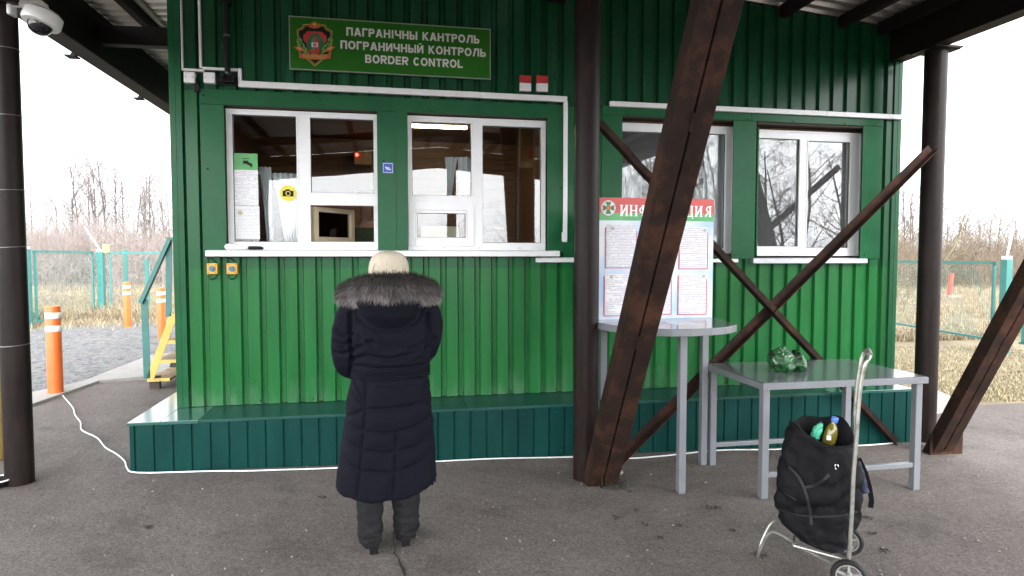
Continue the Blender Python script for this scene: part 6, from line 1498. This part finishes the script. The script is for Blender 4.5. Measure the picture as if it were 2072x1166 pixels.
# reddish brush and pale shrubs on the left
for i, (px, d, s) in enumerate([(85,22,1.0),(105,20,.8),(232,21,1.35),(243,24,1.1),(330,24,1.2),(215,30,1.3),(150,34,1.2),(310,31,1.5)]):
    p = W(px,518,d-5.6); tree(('shrub',i % 3), p.x, p.y, s, rt.uniform(0,6.28), ['low bushy shrub behind the left fence panel','small twiggy shrub near the left column','tall reddish shrub behind the wire gate','spreading shrub right of the corner post','shrub beside the handrail','grey shrub far behind the gate','distant shrub in the dry grass at left','large shrub far behind the steps'][i], 'shrub', 'shrub', 'twiggy shrubs in the dry grass')
def stuff_twigs(name, spots, m, label, seed, h=(1.2,2.6)):
    rg = random.Random(seed); mb = MB()
    for (x, y) in spots:
        n = rg.randint(4,7); z0 = gz(x,y)-.05; hk = max(.35, .85+1.1*noise.noise(Vector((x*.16,y*.16,seed*3.1))))
        for k in range(n):
            a = rg.uniform(0,6.28); l = rg.uniform(*h)*hk; t = rg.uniform(.08,.45); bx, by = x+rg.gauss(0,.25), y+rg.gauss(0,.25)
            d = Vector((math.cos(a)*t,math.sin(a)*t,1)).normalized(); p = Vector((bx,by,z0)); pts = [p+d*l*q+Vector((rg.gauss(0,.05),rg.gauss(0,.05),0))*q for q in (0,.5,1)]
            mb.tube(pts,[.012,.008,.003],3,cap=False)
            for j in range(5):
                q = pts[1].lerp(pts[2],rg.random()) if j > 1 else pts[0].lerp(pts[1],rg.uniform(.4,1)); a2 = rg.uniform(0,6.28); e = Vector((math.cos(a2)*.6,math.sin(a2)*.6,rg.uniform(.5,1))).normalized(); l2 = l*rg.uniform(.18,.4)
                mb.tube([q,q+e*l2],[.006,.002],3,cap=False)
    o = mb.build(name, m, None, fix=False); o['kind'] = 'stuff'; return tag(o, label, 'brush')
rb_ = random.Random(8)
sp = []
for k in range(950):
    d = rb_.uniform(34,64); px = rb_.uniform(20,360); p = W(px,518,d-5.6); sp.append((p.x,p.y))
stuff_twigs('brushwood', sp, M['redtwig'], 'mass of reddish bare brush below the trees on the left', 1, (1.6,3.6))
sp = []
for k in range(1150):
    d = rb_.uniform(30,70); px = rb_.uniform(1790,2110); p = W(px,518,d-5.6); sp.append((p.x,p.y))
stuff_twigs('brushwood', sp, M['paletwig'], 'mass of pale bare brush behind the right hand field', 2, (1.5,3.4))
gr_ = 'bare trees and willows beyond the right fence'
right = [(1818,400,34,'pale',1),(1832,372,48,'tall',0),(1842,385,52,'tall',2),(1826,420,60,'tall',1),(1862,420,55,'tall',3),(1905,395,45,'tall',1),(1918,412,58,'tall',2),(1935,440,50,'pale',0),(1968,450,60,'round',1),(2000,440,62,'round',2),(2045,455,66,'round',0),(2075,440,66,'pale',1)]
rl = ['pale twiggy willow right at the cabin corner','tall thin tree just right of the cabin','tall dark tree between the cabin and the pipe column','far tree behind the pipe column','far slim tree hidden by the pipe column','slim tree just right of the pipe column','distant bare tree right of the pipe column','pale bushy willow above the red marker post','round bare tree on the right skyline','second round tree on the right skyline','low round tree near the right edge','pale tree at the right edge']
for i, (px, pyt, d, kk, j) in enumerate(right):
    p = W(px,518,d-5.6); h = W(px,pyt,d-5.6).z+.3; base = {'tall':8.9,'round':6.9,'pale':4.9}[kk]
    tree((kk,j % len([q for q in protos if q[0] == kk])), p.x, p.y, h/base, rt.uniform(0,6.28), rl[i], group=gr_)
for i, (px, pyt, d) in enumerate([(1812,395,50),(1848,405,56),(1894,400,52),(1928,425,60),(1952,432,58),(1985,428,62),(2018,436,64),(2060,442,60)]):
    p = W(px,518,d-5.6); h = W(px,pyt,d-5.6).z+.3; tree(('back',i % 3), p.x, p.y, h/6.6, rt.uniform(0,6.28), ['fine','dense','hazy','low','wide','grey','thin','outer'][i]+' twiggy tree on the right skyline', group=gr_)
p = W(1845,518,26); tree(('leaning',0), p.x, p.y, 1.0, R(-6), 'leaning yellowish willow reaching right across the field', 'willow_tree', 'tree', gr_)
p = W(1850,518,24); tree(('leaning',0), p.x+.6, p.y, .8, R(28), 'low bent willow under the leaning one', 'willow_tree', 'tree', gr_, zs=.45)
for i, (px, d, s) in enumerate([(1820,22,1.2),(1838,25,1.0),(1985,24,.7),(1830,17,.6)]):
    p = W(px,518,d-5.6); tree(('pale',i % 2), p.x, p.y, s*.5, rt.uniform(0,6.28), ['pale shrub tucked behind the cabin corner','pale shrub left of the pipe column','small dark shrub right of the red marker post','low tuft of twigs near the right fence'][i], 'shrub', 'shrub', 'pale shrubs in the right field')
# trees behind the photographer: they show in the window panes
gb = 'bare trees across the road, mirrored in the panes'
lb = ['broad','ragged','leaning','tall','spreading','thick','bent','slight','dense','dark','wide','high','lone','tangled','forked','low']
for i, (x, y, s) in enumerate([(14,-34,1.15),(18,-36,1.35),(21,-33,1.05),(24,-36,1.45),(28,-38,1.5),(31,-34,1.2),(35,-38,1.6),(20,-42,1.5),(26,-44,1.6),(9,-38,.75),(4,-40,.6),(-1,-38,.5),(-6,-40,.5),(-11,-42,.6),(39,-36,1.4),(-17,-40,.7)]):
    tree(('back',i % 3), x, y, s, rt.uniform(0,6.28), f'{lb[i]} bare tree across the road mirrored in the cabin panes', group=gb)
for i, (x, y, s) in enumerate([(16,-27,.95),(19,-29,1.05),(22.5,-28,.9),(25,-30,1.1),(29,-31,1.05),(33,-33,1.1),(13,-29,.8),(37,-32,1.0)]):
    tree(('back',(i+1) % 3), x, y, s*1.2, rt.uniform(0,6.28), ['young','straight','pole-like','bushy topped','split','gaunt','stunted','outermost'][i]+' tree across the road mirrored in the right hand panes', group=gb)
sp = []
for k in range(950): sp.append((rb_.uniform(-14,40), rb_.uniform(-36,-24)))
stuff_twigs('brushwood', sp, M['twig'], 'bare brush across the road behind the photographer', 3, (1.5,3.2))
# dry grass
def blades(name, n, gen, m, label, hmin, hmax, wd, seed):
    rg = np.random.default_rng(seed); xy = gen(rg, n); n = len(xy)
    h = rg.uniform(hmin,hmax,n); a = rg.uniform(0,6.283,n); ln = rg.uniform(.1,.9,n)*h; z = np.array([gz(x,y) for x,y in xy])-.01
    ca, sa = np.cos(a), np.sin(a); b = rg.uniform(0,6.283,n); w_ = wd*rg.uniform(.6,1.4,n)
    v = np.zeros((n,5,3)); s = np.stack([np.cos(b),np.sin(b)],1)*w_[:,None]
    v[:,0,:2] = xy-s; v[:,1,:2] = xy+s; v[:,0,2] = v[:,1,2] = z
    m_ = xy+np.stack([ca,sa],1)*(ln*.35)[:,None]; v[:,2,:2] = m_-s*.7; v[:,3,:2] = m_+s*.7; v[:,2,2] = v[:,3,2] = z+h*.6
    v[:,4,:2] = xy+np.stack([ca,sa],1)*ln[:,None]; v[:,4,2] = z+h*(.95-.25*ln/h)
    k = np.arange(n)*5; quads = np.stack([k,k+1,k+3,k+2],1); tris = np.stack([k+2,k+3,k+4],1)
    me = bpy.data.meshes.new(name); me.from_pydata(v.reshape(-1,3).tolist(), [], quads.tolist()+tris.tolist()); me.update()
    t = rg.random(n); t = np.repeat(t,5); at = me.attributes.new('tone','FLOAT','POINT'); at.data.foreach_set('value',t)
    me.materials.append(m); o = bpy.data.objects.new(name, me); COL.objects.link(o); o['kind'] = 'stuff'; return tag(o, label, 'grass')
M['drygrass'] = attr_mat('dry_grass_blades',(.20,.16,.095),(.40,.335,.23),rough=.9)
def gl_left(rg, n):
    px = rg.uniform(30,380,n); d = 17+43*rg.random(n)**1.7; p = [W(a,518,b-5.6) for a,b in zip(px,d)]; xy = np.array([(q.x,q.y) for q in p])
    cl = np.array([noise.noise(Vector((x*.5,y*.5,1))) for x,y in xy]); return xy[cl > -.25]
blades('dry_grass', 30000, gl_left, M['drygrass'], 'pale dry grass beyond the left fence', .12, .5, .008, 1)
def gl_right(rg, n):
    px = rg.uniform(1780,2110,n); d = 11.5+50*rg.random(n)**1.8; p = [W(a,518,b-5.6) for a,b in zip(px,d)]; xy = np.array([(q.x,q.y) for q in p])
    cl = np.array([noise.noise(Vector((x*.6,y*.6,4))) for x,y in xy]); return xy[cl > -.2]
blades('dry_grass', 30000, gl_right, M['drygrass'], 'pale dry grass of the field right of the cabin', .05, .28, .007, 2)
def gl_near(rg, n):
    px = rg.uniform(1800,2110,n); py = rg.uniform(700,812,n); p = [G(a,b) for a,b in zip(px,py)]; return np.array([(q.x,q.y) for q in p])
blades('mown_grass', 9000, gl_near, attr_mat('mown_grass_blades',(.25,.21,.12),(.42,.365,.24),rough=.9), 'short yellow green turf beside the asphalt on the right', .02, .06, .006, 3)
def gl_edge(rg, n):
    px = rg.uniform(40,350,n); py = 655-.03*px+rg.normal(0,7,n); p = [G(a,b) for a,b in zip(px,py)]; return np.array([(q.x,q.y) for q in p])
blades('verge_grass', 5000, gl_edge, M['drygrass'], 'straw coloured grass verge between the gravel and the wire fence', .04, .2, .007, 4)
# yellow-painted post and a dark basin at the left edge of the picture
p = G(3,985); mb = MB(); p2 = W(2,900,LCY+.6); mb.box(p2.x-.12,p2.x+.004,LCY+.57,LCY+.63,0,1.0); o = mb.build('yellow_barrier', M['yell'], None, bevel=.006); tag(origin_thing(o,(p2.x-.06,LCY+.6,0)), 'yellow painted post just behind the left column', 'post')
p = G(-4,985); bs = empty('basin', p, 'dark basin with a pale rim at the foot of the left column', 'basin')
mb = MB(); mb.loft(lathe([(.05,0),(.075,.03),(.085,.05),(.080,.05),(.068,.032),(.02,.012)],(p.x,p.y,p.z))); mb.build('bowl', M['black'], bs, smooth=True)
mb = MB(); mb.tube([(p.x+.085*math.cos(a),p.y+.085*math.sin(a),p.z+.052) for a in [2*math.pi*i/24 for i in range(24)]], .006, 6, closed=True); mb.build('rim', M['reflect'], bs, smooth=True)
